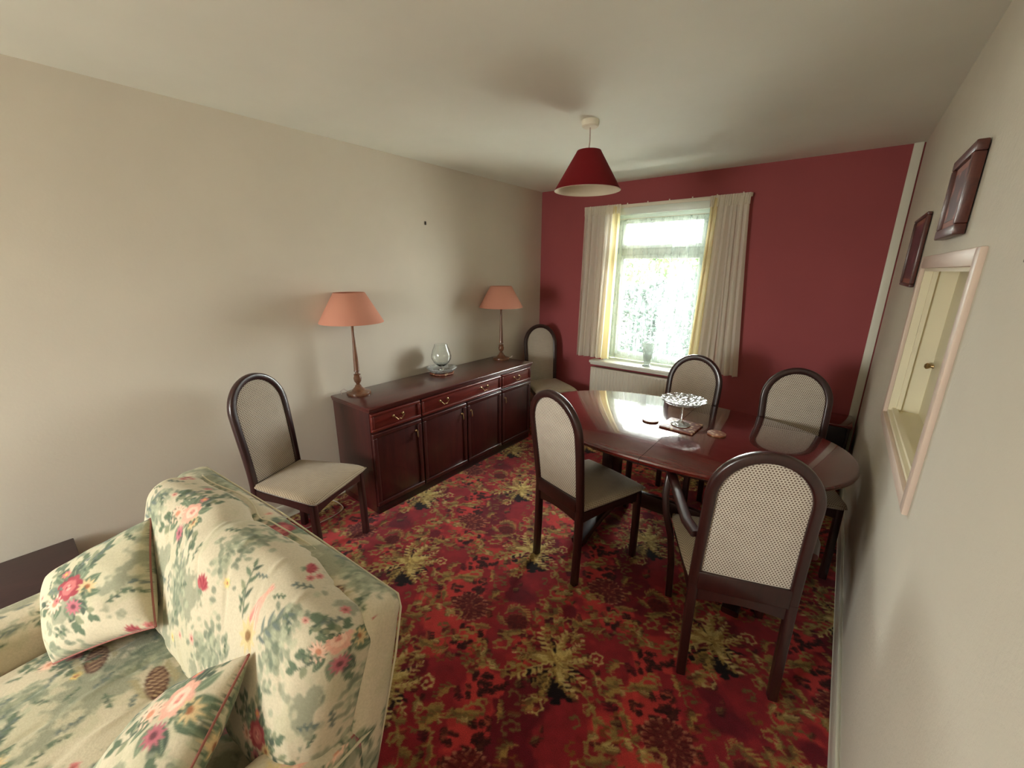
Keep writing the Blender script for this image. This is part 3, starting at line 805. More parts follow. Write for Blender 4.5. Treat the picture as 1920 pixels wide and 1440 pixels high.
# ------------------------------------------------------------------ chairs
def yb(z, rk=.075): return 0.0 if z < .45 else -rk * ((z - .45) / .6) ** 1.3
def hw(z, w0, w1, zc, top):
    if z <= .45: return w0
    if z <= zc:
        t = (z - .45) / (zc - .45); return w0 + (w1 - w0) * (3 * t * t - 2 * t ** 3)
    return w1 * math.sqrt(max(0, 1 - ((z - zc) / (top - zc)) ** 2))
def make_chair(label, group, w=1.0, arms=False, shp=(.176, .186)):
    ch = empty('dining_chair' if not arms else 'carver_chair', (0, 0, 0), 0, label, 'chair', group)
    mem = .038; w0, w1, zc, top = shp[0], shp[1], .85, 1.05
    # bent back frame
    pts, side = [], []
    cw0, cw1, ct = w0 - mem / 2, w1 - mem / 2, top - mem / 2
    zs = list(np.linspace(.42, zc, 14))
    for z in zs: pts.append((cw0 if z < .45 else hw(z, cw0, cw1, zc, ct), yb(z), z)); side.append((1, 0, 0))
    for a in np.linspace(0, PI, 29)[1:-1]:
        z = zc + (ct - zc) * math.sin(a); pts.append((cw1 * math.cos(a), yb(z), z)); side.append((math.cos(a), 0, math.sin(a)))
    for z in zs[::-1]: pts.append((-(cw0 if z < .45 else hw(z, cw0, cw1, zc, ct)), yb(z), z)); side.append((-1, 0, 0))
    bm = bmesh.new(); sweep_rect(bm, pts, side, mem, .034, .009)
    add_box(bm, -w0 + mem * .8, w0 - mem * .8, -.020, -.002, .425, .505, .004)
    from_bm('back_frame', bm, 'mahogany_chair', ch, True, 50)
    # rear and front legs
    for sx in (1, -1):
        bm = bmesh.new(); x = sx * cw0
        sweep_rect(bm, [(x, -.012, 0), (x, -.004, .2), (x, 0, .44)], [(sx, 0, 0)] * 3, .034, .036, .006)
        from_bm('leg', bm, 'mahogany_chair', ch, True, 50)
    fx = .195 * w
    for sx in (1, -1):
        bm = bmesh.new()
        if arms:
            pp = [(sx * .205, .42, 0), (sx * .212, .415, .2), (sx * .232, .41, .36), (sx * .262, .415, .47), (sx * .275, .43, .56), (sx * .268, .45, .635), (sx * .262, .462, .668)]
            sweep_rect(bm, pp, [(1, 0, 0)] * 7, .032, .042, .008)
        else:
            sweep_rect(bm, [(sx * (fx - .004), .428, 0), (sx * fx, .425, .2), (sx * fx, .42, .425)], [(sx, 0, 0)] * 3, .033, .036, .006)
        from_bm('leg', bm, 'mahogany_chair', ch, True, 50)
    # seat rails with a curved lower edge
    bm = bmesh.new()
    def rail_(p, q, th=.02):
        n = 12; p = Vector(p); q = Vector(q); d = (q - p); nn = Vector((d.y, -d.x, 0)).normalized() * th / 2
        rings = []
        for i in range(n + 1):
            t = i / n; b = p + d * t; dep = .058 - .018 * math.sin(PI * t)
            rings.append([bm.verts.new(b + nn + Vector((0, 0, 0))), bm.verts.new(b - nn), bm.verts.new(b - nn - Vector((0, 0, dep))), bm.verts.new(b + nn - Vector((0, 0, dep)))])
        for a, c in zip(rings[:-1], rings[1:]):
            for k in range(4): bm.faces.new((a[k], a[(k + 1) % 4], c[(k + 1) % 4], c[k]))
        bm.faces.new(rings[0]); bm.faces.new(rings[-1][::-1])
    rail_((-fx, .425, .425), (fx, .425, .425)); rail_((-cw0, 0, .425), (cw0, 0, .425))
    rail_((-cw0, 0, .425), (-fx, .425, .425)); rail_((cw0, 0, .425), (fx, .425, .425))
    from_bm('seat_frame', bm, 'mahogany_chair', ch, True, 30)
    # padded seat
    n = 28; s = np.linspace(-1, 1, n); S, Tt = np.meshgrid(s, s)
    def half(sign):
        yy = .235 + .235 * Tt
        ww = (w0 - .006) + (.232 * w - w0) * np.clip((Tt + 1) / 2, 0, 1) ** .8
        rx = 1 - .05 * np.clip(np.abs(Tt) - .8, 0, 1) * 5 * (Tt > 0)
        X = S * ww * rx; Y = yy - .02 * (Tt > .5) * (S * S) * (Tt - .5)
        e = np.minimum((1 - np.abs(S)) * 8, (1 - np.abs(Tt)) * 8); e = np.clip(e, 0, 1); e = np.sqrt(1 - (1 - e) ** 2)
        dome = (1 - S * S) * (1 - Tt * Tt)
        Z = (.447 + e * .016 + .014 * dome - .006 * np.clip(Tt - .6, 0, 1) * 2.5) if sign > 0 else (.447 - e * .022)
        return X, Y, Z
    Xt, Yt, Zt = half(1); Xb, Yb, Zb = half(-1)
    me = grid_mesh('seat', np.vstack([Xt, Xb[::-1]]), np.vstack([Yt, Yb[::-1]]), np.vstack([Zt, Zb[::-1]]),
                   uv=np.stack([np.vstack([Xt, Xb[::-1]]), np.vstack([Yt, Yb[::-1]])], -1))
    link('seat', me, 'seat_weave', ch, True, 60)
    # upholstered back panel
    m = 40; q = np.linspace(0, 1, m); s = np.linspace(-1, 1, 24); S, Q = np.meshgrid(s, q)
    zb, zt = .458, top - mem * .82; iz = zb + (zt - zb) * Q
    wi = np.vectorize(lambda z: max(.002, (hw(z, w0, w1, zc, top - mem * .82) if z <= zc else w1 * math.sqrt(max(0, 1 - ((z - zc) / (top - mem * .82 - zc + 1e-6)) ** 2))) - mem * .82))(iz)
    # above the springing the inner arch is an ellipse of its own
    wi = np.where(iz > zc, (w1 - mem * .82) * np.sqrt(np.clip(1 - ((iz - zc) / (zt - zc)) ** 2, 0, 1)) + .0005, wi)
    X = S * wi; YY = np.vectorize(yb)(iz)
    bulge = (1 - S ** 4) * np.sqrt(np.clip(np.sin(PI * np.clip(Q * .96 + .02, 0, 1)), 0, 1))
    F = YY + .004 + .012 * bulge; Bk = YY - .004 - .007 * bulge
    Xa = np.concatenate([X, X[:, ::-1]], 1); Ya = np.concatenate([F, Bk[:, ::-1]], 1); Za = np.concatenate([iz, iz], 1)
    Xa = np.c_[Xa, Xa[:, 0]]; Ya = np.c_[Ya, Ya[:, 0]]; Za = np.c_[Za, Za[:, 0]]
    me = grid_mesh('back_panel', Xa, Ya, Za, uv=np.stack([Xa, Za], -1))
    link('back_panel', me, 'chair_weave', ch, True, 60)
    if arms:
        for sx in (1, -1):
            bm = bmesh.new()
            pp = [(sx * (cw1 + .022), -.014, .662), (sx * .212, .06, .666), (sx * .232, .20, .674), (sx * .252, .36, .680), (sx * .262, .462, .680)]
            sweep_rect(bm, pp, [(1, 0, 0)] * 5, .044, .026, .010)
            from_bm('armrest', bm, 'mahogany_chair', ch, True, 50)
    return ch
spots = [   # x, y, facing angle (deg), label
    (1.671, -2.203, 74.9, 'dining chair at the near table side, closer to the sideboard than the carver chair'),
    (0.235, -3.034, 22.5, 'dining chair standing against the cream wall between the sofa and the sideboard'),
    (1.957, -0.965, -95.4, 'dining chair behind the table in front of the white radiator'),
    (2.570, -0.985, -76.8, 'dining chair behind the right half of the table, in front of the bare red wall'),
    (0.245, -0.300, -34.6, 'dining chair in the far corner behind the sideboard, against the red wall'),
]
GRP = 'arch-backed dining chairs'
proto = make_chair(spots[0][3], GRP)
for i, (x, y, a, lb) in enumerate(spots):
    o = proto if i == 0 else copy_tree(proto)
    o.location = (x, y, 0); o.rotation_euler = (0, 0, math.radians(a - 90)); o['label'] = lb
o = make_chair('carver chair with wooden armrests nearest the camera, its dotted back towards the viewer', GRP, 1.06, True, (.186, .180))
o.location = (2.569, -2.338, 0); o.rotation_euler = (0, 0, math.radians(109.5 - 90))

# ------------------------------------------------------------------ dining table
def oval(a, b, n, ex=2.25, cx=0.0):
    out = []
    for k in range(n):
        t = 2 * PI * k / n; c, s = math.cos(t), math.sin(t)
        out.append((cx + a * abs(c) ** (2 / ex) * (1 if c >= 0 else -1), b * abs(s) ** (2 / ex) * (1 if s >= 0 else -1)))
    return out
def table():
    cx, cy = 2.012, -1.548; A, B = .868, .545; seam = 2.042 - cx
    t = empty('dining_table', (cx, cy, 0), 0, 'oval dark red mahogany dining table with a polished top', 'table')
    for sg in (-1, 1):
        bm = bmesh.new(); g = .0012
        ring = [p for p in oval(A, B, 240) if (p[0] - seam) * sg > .002]
        if sg > 0: ring = sorted(ring, key=lambda p: math.atan2(p[1], p[0] - seam))
        else: ring = sorted(ring, key=lambda p: math.atan2(p[1], -(p[0] - seam)))
        yt = B * (1 - (abs(seam) / A) ** 2.25) ** (1 / 2.25)
        ring = [(seam + sg * g, -yt)] + ring + [(seam + sg * g, yt)]
        prof = [(.966, .708), (.985, .712), (.998, .722), (1.0, .730), (.994, .7375), (.985, .7400)]
        rows = []
        for k, z in prof:
            rows.append([bm.verts.new(((seam + sg * g) if i in (0, len(ring) - 1) else max(seam * sg + g, p[0] * k * sg) * sg, p[1] * k, z)) for i, p in enumerate(ring)])
        for a, c in zip(rows[:-1], rows[1:]):
            for i in range(len(ring) - 1): bm.faces.new((a[i], a[i + 1], c[i + 1], c[i]))
            bm.faces.new((a[-1], a[0], c[0], c[-1]))
        bm.faces.new(rows[0]); bm.faces.new(rows[-1])
        from_bm('tabletop', bm, 'mahogany_table', t, True, 30)
    bm = bmesh.new()   # apron under the top
    ro = oval(A - .12, B - .11, 96); ri = oval(A - .14, B - .13, 96)
    rr_ = [[bm.verts.new((p[0], p[1], z)) for p in r] for r, z in ((ro, .708), (ro, .655), (ri, .655), (ri, .708))]
    for a, c in zip(rr_, rr_[1:] + rr_[:1]):
        for i in range(96): j = (i + 1) % 96; bm.faces.new((a[i], a[j], c[j], c[i]))
    from_bm('apron', bm, 'mahogany_dark', t)
    for x in (-.335, .50):
        bm = bmesh.new()
        add_box(bm, x - .036, x + .036, -.085, .085, .07, .70, .006)
        sweep_rect(bm, [(x, -.43, .03), (x, -.40, .042), (x, -.28, .058), (x, -.15, .078), (x, .15, .078), (x, .28, .058), (x, .40, .042), (x, .43, .03)], [(1, 0, 0)] * 8, .075, .05, .010)
        add_box(bm, x - .03, x + .03, -.34, .34, .655, .708, .005)
        for yy in (-.385, .385): add_box(bm, x - .03, x + .03, yy - .03, yy + .03, 0, .03, .004)
        from_bm('trestle', bm, 'mahogany_dark', t, True, 40)
    box('stretcher', -.33, .465, -.016, .016, .155, .255, 'mahogany_dark', t, .004)
table()

# ------------------------------------------------------------------ sideboard
def sideboard():
    sd, st, y0, y1 = .478, .768, -2.547, -.786
    t = empty('sideboard', (sd / 2, (y0 + y1) / 2, 0), 0, 'long dark mahogany sideboard with four doors and three drawers against the cream wall', 'sideboard')
    bm = bmesh.new()
    add_box(bm, .017, sd - .03, y0 + .012, y1 - .012, .055, .735, .002)
    add_box(bm, .03, sd - .05, y0 + .02, y1 - .02, 0, .056)
    rel(from_bm('carcass', bm, 'mahogany_side', t), t)
    bm = bmesh.new()
    add_box(bm, .015, sd, y0, y1, .748, st, .006); add_box(bm, .015, sd - .010, y0 + .006, y1 - .006, .733, .749, .004)
    rel(from_bm('top', bm, 'mahogany_top', t), t)
    rel(box('plinth', sd - .05, sd - .022, y0 + .02, y1 - .02, .0, .058, 'mahogany_dark', t, .002), t)
    xf = sd - .032
    ys = [y0 + .012, -2.128, -1.672, -1.236, y1 - .012]
    def panel(name, ya, yb_, za, zb_, mat, fw):
        """raised frame moulding around a sunk field, on the front plane"""
        bm = bmesh.new(); X0 = xf
        add_box(bm, X0, X0 + .014, ya, yb_, za, zb_, .002)
        for (a, b, c, d) in ((ya, yb_, zb_ - fw, zb_), (ya, yb_, za, za + fw), (ya, ya + fw, za + fw, zb_ - fw), (yb_ - fw, yb_, za + fw, zb_ - fw)):
            add_box(bm, X0 + .010, X0 + .024, a, b, c, d, .006, seg=3)
        o = from_bm(name, bm, mat, t); return rel(o, t)
    def swan(y, z, par):
        bm = bmesh.new(); X = xf + .014
        for s in (-1, 1):
            M = Matrix.Translation((X, y + s * .038, z)) @ Matrix.Rotation(PI / 2, 4, 'Y')
            q0 = set(bm.verts); rings = lathe(bm, [(.010, 0), (.010, .003), (.004, .006), (.004, .018), (.006, .020)], 12)
            bm.faces.new(rings[-1]); bm.faces.new(rings[0][::-1])
            for v in set(bm.verts) - q0: v.co = M @ v.co
        pts = []
        for k in range(13):
            u = -1 + k / 6; pts.append((X + .020, y + u * .038, z - .026 * (1 - abs(u) ** 3) + .004 * math.cos(u * 9)))
        tube(bm, pts, .0032, 8); o = from_bm('handle', bm, 'brass', par, True, 60); o.location = (0, 0, 0); return o
    def drop(y, z, par):
        bm = bmesh.new(); X = xf + .014
        M = Matrix.Translation((X, y, z)) @ Matrix.Rotation(PI / 2, 4, 'Y')
        rings = lathe(bm, [(.010, 0), (.009, .004), (.004, .007), (.004, .014), (.007, .016)], 12); bm.faces.new(rings[-1]); bm.faces.new(rings[0][::-1])
        for v in bm.verts: v.co = M @ v.co
        tube(bm, [(X + .014, y, z), (X + .016, y, z - .015), (X + .018, y, z - .034), (X + .018, y, z - .046)], [.003, .0035, .006, .003], 8)
        return from_bm('handle', bm, 'brass', par, True, 60)
    g = .006
    for (a, b, hs) in ((ys[0], ys[1], [(ys[0] + ys[1]) / 2 + .01]), (ys[1], ys[3], [ys[1] + .22, ys[3] - .22]), (ys[3], ys[4], [(ys[3] + ys[4]) / 2])):
        d = panel('drawer', a + g, b - g, .598, .724, 'mahogany_drawer', .020)
        for y in hs: swan(y, .668, d)
    for i in range(4):
        d = panel('door', ys[i] + g, ys[i + 1] - g, .062, .585, 'mahogany_side', .030)
        hy = (ys[i + 1] - .050) if i in (0, 1) else (ys[i] + .050)
        drop(hy, .505, d)
sideboard()

# ------------------------------------------------------------------ table lamps
def make_lamp(label):
    t = empty('table_lamp', (0, 0, 0), 0, label, 'lamp', 'peach-shaded table lamps')
    lathe_obj('base', [(.080, 0), (.082, .006), (.080, .016), (.070, .020), (.046, .026), (.034, .040), (.024, .050), (.020, .062), (.012, .068)], 'lamp_wood', t)
    lathe_obj('stem', [(.012, .066), (.012, .074), (.024, .092), (.027, .112), (.021, .132), (.024, .140), (.013, .146), (.012, .156), (.020, .162), (.018, .172), (.016, .25), (.012, .34), (.009, .43), (.008, .47), (.016, .485), (.019, .496), (.010, .506), (.008, .515)], 'lamp_wood', t)
    lathe_obj('lamp_holder', [(.008, .512), (.014, .515), (.014, .555), (.012, .565)], 'white_plastic', t)
    bm = bmesh.new(); lathe(bm, [(.206, .500), (.207, .503), (.100, .695), (.098, .696), (.0965, .694), (.2035, .502), (.206, .500)], 64)
    bmesh.ops.remove_doubles(bm, verts=bm.verts, dist=1e-5)
    for k in range(3):
        a = k * 2 * PI / 3; tube(bm, [(0.012 * math.cos(a), .012 * math.sin(a), .56), (.1 * math.cos(a), .1 * math.sin(a), .685)], .0015, 6)
    from_bm('lamp_shade', bm, 'shade_peach', t, True, 50)
    bm = bmesh.new(); pts = [(-.05, -.02, .004), (-.08, -.03, .012), (-.098, -.045, .030), (-.095, -.075, .022), (-.075, -.085, .004)]
    tube(bm, pts, .0025, 6); from_bm('cord', bm, 'cable_white', t)
    return t
la = make_lamp('table lamp with a peach shade on the sideboard end nearest the sofa')
la.location = (.125, -2.395, .768); la.rotation_euler = (0, 0, math.radians(8))
lb = copy_tree(la); lb['label'] = 'table lamp with a peach shade on the sideboard end nearest the red wall'
lb.location = (.160, -.875, .768); lb.rotation_euler = (0, 0, math.radians(200))

# loose white flex on the carpet behind the chair
def smooth_path(P, k=8):
    P = [Vector(p) for p in P]; out = []
    for i in range(len(P) - 1):
        p0, p1, p2, p3 = P[max(i - 1, 0)], P[i], P[i + 1], P[min(i + 2, len(P) - 1)]
        for j in range(k):
            t = j / k
            out.append(0.5 * ((2 * p1) + (p2 - p0) * t + (2 * p0 - 5 * p1 + 4 * p2 - p3) * t * t + (3 * p1 - p0 - 3 * p2 + p3) * t ** 3))
    out.append(P[-1]); return out
o = tube_obj('lamp_flex', smooth_path([(.020, -2.70, .16), (.03, -2.68, .05), (.10, -2.63, .006), (.20, -2.645, .005), (.235, -2.72, .005), (.24, -2.82, .005), (.22, -2.95, .005), (.12, -3.1, .005), (.03, -3.2, .005)]), .0035, 'cable_white')
tag(o, 'thin white electric flex curling on the carpet behind the chair', 'cable')

# ------------------------------------------------------------------ glassware
def snifter():
    o = lathe_obj('brandy_bowl', [(.046, 0), (.048, .004), (.020, .008), (.009, .016), (.009, .030), (.030, .042), (.062, .068), (.080, .100), (.083, .125), (.074, .165), (.058, .205), (.053, .222),
        (.050, .222), (.055, .204), (.071, .164), (.080, .125), (.077, .101), (.060, .071), (.028, .047), (.004, .041)], 'crystal', n=48, caps=True)
    o.location = (.142, -1.632, .794)
    tag(o, 'large clear balloon glass standing in the cut-glass dish on the sideboard', 'glass bowl')
    wob = lambda a, r, z: .03 * math.cos(8 * a)
    o = lathe_obj('glass_dish', [(.062, 0), (.088, .002), (.108, .016), (.124, .036), (.122, .040), (.116, .038), (.098, .018), (.080, .0085), (.02, .008)], 'cut_glass', n=64, wob=wob)
    o.location = (.142, -1.632, .7835)
    tag(o, 'shallow cut-glass dish under the balloon glass on the sideboard', 'dish')
    o = lathe_obj('place_mat', [(.104, 0), (.106, .003), (.104, .012), (.06, .012)], 'mat_print', n=8, angle=20)
    o.location = (.142, -1.632, .7705); o.rotation_euler = (0, 0, .3)
    tag(o, 'octagonal brown mat under the glass dish on the sideboard', 'mat')
snifter()
def cake_stand():
    t = empty('cake_stand', (2.068, -1.535, .7535), 0, 'cut-glass pedestal cake stand at the centre of the dining table', 'cake stand')
    lathe_obj('foot', [(.052, 0), (.052, .004), (.030, .010), (.012, .020), (.006, .030), (.02, .006)][:5], 'cut_glass', t, 48)
    lathe_obj('stem', [(.006, .029), (.0055, .06), (.0055, .12), (.010, .132)], 'crystal', t, 20)
    wob = lambda a, r, z: (.035 * abs(math.cos(6 * a)) if r > .08 else 0)
    lathe_obj('plate', [(.012, .129), (.060, .131), (.100, .137), (.118, .150), (.120, .156), (.110, .152), (.096, .145), (.056, .139), (.010, .138)], 'cut_glass', t, 96, wob=wob)
    m = box('place_mat', -.095, .095, -.095, .095, 0, .010, 'mat_print', None, .003)
    m.location = (2.072, -1.535, .7412); m.rotation_euler = (0, 0, math.radians(-3))
    tag(m, 'square patterned brown mat under the glass cake stand on the table', 'mat')
    for (x, y, lb_) in ((1.899, -1.553, 'round patterned coaster on the sideboard side of the cake stand'), (2.262, -1.530, 'round patterned coaster on the hatch side of the cake stand')):
        c = lathe_obj('coaster', [(.047, 0), (.048, .003), (.047, .008), (.044, .0085)], 'coaster_print', n=40)
        c.location = (x, y, .7412); tag(c, lb_, 'coaster', 'round coasters on the dining table')
cake_stand()
o = lathe_obj('glass_vase', [(.045, 0), (.046, .006), (.024, .020), (.030, .035), (.040, .08), (.052, .17), (.060, .235), (.057, .235), (.048, .17), (.036, .08), (.024, .04), (.004, .036)], 'clear_cut_glass', n=40,
              wob=lambda a, r, z: .02 * math.cos(12 * a))
o.location = (1.297, -.022, .7125); tag(o, 'tall cut-glass vase standing on the window sill in front of the net', 'vase')

# ------------------------------------------------------------------ ceiling pendant
def pendant():
    x, y = 1.437, -1.636
    t = empty('ceiling_pendant', (x, y, H), 0, 'dark red cone shade pendant hanging from the ceiling', 'ceiling lamp')
    lathe_obj('ceiling_rose', [(.046, 0), (.048, -.004), (.046, -.028), (.040, -.034), (.012, -.036)][::-1], 'white_plastic', t)
    tube_obj('flex', [(0, 0, -.034), (.002, 0, -.10), (-.004, 0, -.165)], .0035, 'cable_white', t)
    lathe_obj('lamp_holder', [(.010, -.160), (.017, -.168), (.018, -.215), (.016, -.225)][::-1], 'white_plastic', t)
    bm = bmesh.new(); lathe(bm, [(.186, -.352), (.070, -.158), (.066, -.150)], 72)
    for v in bm.verts: pass
    from_bm('lamp_shade', bm, 'shade_red', t, True, 50)
    bm = bmesh.new(); lathe(bm, [(.1865, -.353), (.184, -.354), (.181, -.350), (.066, -.158), (.064, -.151)], 72)
    for k in range(3):
        a = k * 2 * PI / 3; tube(bm, [(.015 * math.cos(a), .015 * math.sin(a), -.175), (.065 * math.cos(a), .065 * math.sin(a), -.158)], .0015, 6)
    from_bm('shade_lining', bm, 'shade_lining', t, True, 50)
pendant()

# ------------------------------------------------------------------ pictures and small wall things
def picture(y0, y1, z0, z1, d, fw, label, art, mount):
    t = empty('framed_picture', (W, (y0 + y1) / 2, z0), 0, label, 'picture', 'framed pictures on the hatch wall')
    bm = bmesh.new(); X0, X1 = W - d, W - .003
    for (a, b, c, e) in ((y0, y1, z0, z0 + fw), (y0, y1, z1 - fw, z1), (y0, y0 + fw, z0 + fw, z1 - fw), (y1 - fw, y1, z0 + fw, z1 - fw)):
        add_box(bm, X0, X1, a, b, c, e, .004)
    rel(from_bm('frame', bm, 'frame_wood', t), t)
    m_ = .022
    rel(box('mount', X0 + .010, X0 + .013, y0 + fw, y1 - fw, z0 + fw, z1 - fw, 'picture_mount', t, 0), t)
    rel(box('print', X0 + .0085, X0 + .0102, y0 + fw + m_, y1 - fw - m_, z0 + fw + m_, z1 - fw - m_, art, t, 0), t)
picture(-2.10, -1.77, 1.720, 1.968, .030, .030, 'chunky brown wood framed floral picture above the hatch', 'picture_floral', 0)
picture(-1.26, -.80, 1.545, 1.868, .020, .014, 'thin-framed plum coloured picture between the hatch and the red wall', 'picture_plum', 0)
o = box('picture_hook', .0005, .008, -1.620, -1.608, 1.950, 1.975, 'dark_metal', None, .002)
tag(o, 'small dark picture hook on the bare cream wall above the sideboard', 'hook')
o = box('wall_plug', W - .010, W - .0005, -2.765, -2.747, 1.632, 1.646, 'dark_metal', None, .002)
tag(o, 'tiny brown fixing on the textured wall at the right edge', 'wall plug')

# ------------------------------------------------------------------ far corner cabinet, low table by the sofa
def corner_cabinet():
    t = empty('corner_cabinet', (2.745, -.17, 0), 0, 'small dark mahogany cabinet in the far right corner behind the chair', 'cabinet')
    rel(box('top', 2.585, 2.890, -.320, -.020, .548, .566, 'mahogany_table', t, .005), t)
    bm = bmesh.new()
    add_box(bm, 2.595, 2.61, -.305, -.025, .04, .548, .002); add_box(bm, 2.865, 2.88, -.305, -.025, .04, .548, .002)
    add_box(bm, 2.61, 2.865, -.305, -.025, .04, .06, .002); add_box(bm, 2.61, 2.865, -.045, -.025, .06, .548, .002)
    add_box(bm, 2.60, 2.63, -.30, -.27, 0, .04); add_box(bm, 2.845, 2.875, -.30, -.27, 0, .04); add_box(bm, 2.60, 2.63, -.06, -.03, 0, .04); add_box(bm, 2.845, 2.875, -.06, -.03, 0, .04)
    rel(from_bm('carcass', bm, 'mahogany_dark', t), t)
    d = rel(box('door', 2.612, 2.863, -.302, -.286, .065, .543, 'black_plastic', t, .003), t)
    k = box('handle', 2.735, 2.742, -.312, -.302, .30, .36, 'brass', d, .002)
corner_cabinet()
def low_table():
    t = empty('low_table', (.25, -4.32, 0), 0, 'low dark brown table between the sofa and the cream wall', 'table')
    rel(box('top', .018, .56, -4.78, -3.868, .345, .382, 'ebony_brown', t, .004), t)
    for x in (.05, .51):
        for y in (-4.74, -3.92):
            rel(box('leg', x - .02, x + .02, y - .02, y + .02, 0, .345, 'ebony_brown', t, .003), t)
low_table()

# ------------------------------------------------------------------ sofa
def puff(name, hx, hy, hz, rad, puffs, res, mat, parent, M, shape=None, uvoff=(0, 0), wr=.0, seed=0, swap=False):
    """rounded, padded block; puffs = bulge on x, y, z faces; one closed mesh with printed cloth colours"""
    COs, FAs, COL_ = [], [], []; base = 0
    H3 = np.array([hx, hy, hz])
    for ax in range(3):
        for sg in (-1, 1):
            a, b = [(1, 2), (2, 0), (0, 1)][ax]
            na = max(4, int(2 * H3[a] / res)); nb = max(4, int(2 * H3[b] / res))
            A, B = np.meshgrid(np.linspace(-1, 1, na), np.linspace(-1, 1, nb))
            P = np.zeros(A.shape + (3,)); P[..., a] = A * H3[a]; P[..., b] = B * H3[b]; P[..., ax] = sg * H3[ax]
            flat = P.copy()
            core = np.clip(P, -(H3 - rad), H3 - rad); d = P - core; ln = np.linalg.norm(d, axis=-1, keepdims=True)
            Q = core + d / np.maximum(ln, 1e-9) * rad
            q = Q / H3
            for k in range(3):
                o1, o2 = [(1, 2), (2, 0), (0, 1)][k]
                amt = puffs[k] * np.clip(1 - q[..., o1] ** 2, 0, 1) * np.clip(1 - q[..., o2] ** 2, 0, 1)
                Q[..., k] += amt * np.sign(q[..., k]) * np.abs(q[..., k]) ** 3
            # fabric coordinates: unrolled from the face
            if ax == 1: u, v = flat[..., 0], flat[..., 2] * 1.0
            elif ax == 2: u, v = flat[..., 0], (hz + (flat[..., 1] + hy)) * 1.0 * sg
            else: u, v = sg * (hx + flat[..., 1] + hy), flat[..., 2]
            if swap: u, v = v, -u
            col = FT.sample((u + uvoff[0] + (.31 if sg > 0 and ax == 1 else 0)) / 1.35, (v + uvoff[1]) / 1.35)
            m, n = A.shape; i = base + np.arange(m - 1)[:, None] * n + np.arange(n - 1)[None, :]
            f = np.stack([i, i + 1, i + n + 1, i + n], -1).reshape(-1, 4)
            if sg < 0: f = f[:, ::-1]
            COs.append(Q.reshape(-1, 3)); FAs.append(f); COL_.append(col.reshape(-1, 3)); base += m * n
    co = np.concatenate(COs); fa = np.concatenate(FAs); col = np.concatenate(COL_)
    if wr:
        r = np.random.default_rng(seed); dsp = np.zeros(len(co))
        for _ in range(9):
            k = r.normal(size=3) * 13; dsp += np.sin(co @ k + r.random() * 6) / 9
        dsp += .8 * np.exp(-((np.sin(co[:, 0] * 21 + co[:, 2] * 9 + seed)) ** 2) * 22) * np.sin(co[:, 1] * 30 + co[:, 2] * 13)
        nrm = co / H3; nrm /= np.linalg.norm(nrm, axis=1)[:, None] + 1e-9
        co = co + nrm * dsp[:, None] * wr
    if shape is not None: co = shape(co)
    co = np.c_[co, np.ones(len(co))] @ np.array(M).T; co = co[:, :3]
    me = raw_mesh(name, co, fa); dye(me, col)
    # weld the face borders
    bm = bmesh.new(); bm.from_mesh(me); bmesh.ops.remove_doubles(bm, verts=bm.verts, dist=2e-4)
    bmesh.ops.recalc_face_normals(bm, faces=bm.faces); bm.to_mesh(me); bm.free()
    return link(name, me, mat, parent, True, None)
SO = (1.315, -3.408, 0); SR = math.radians(3.6)
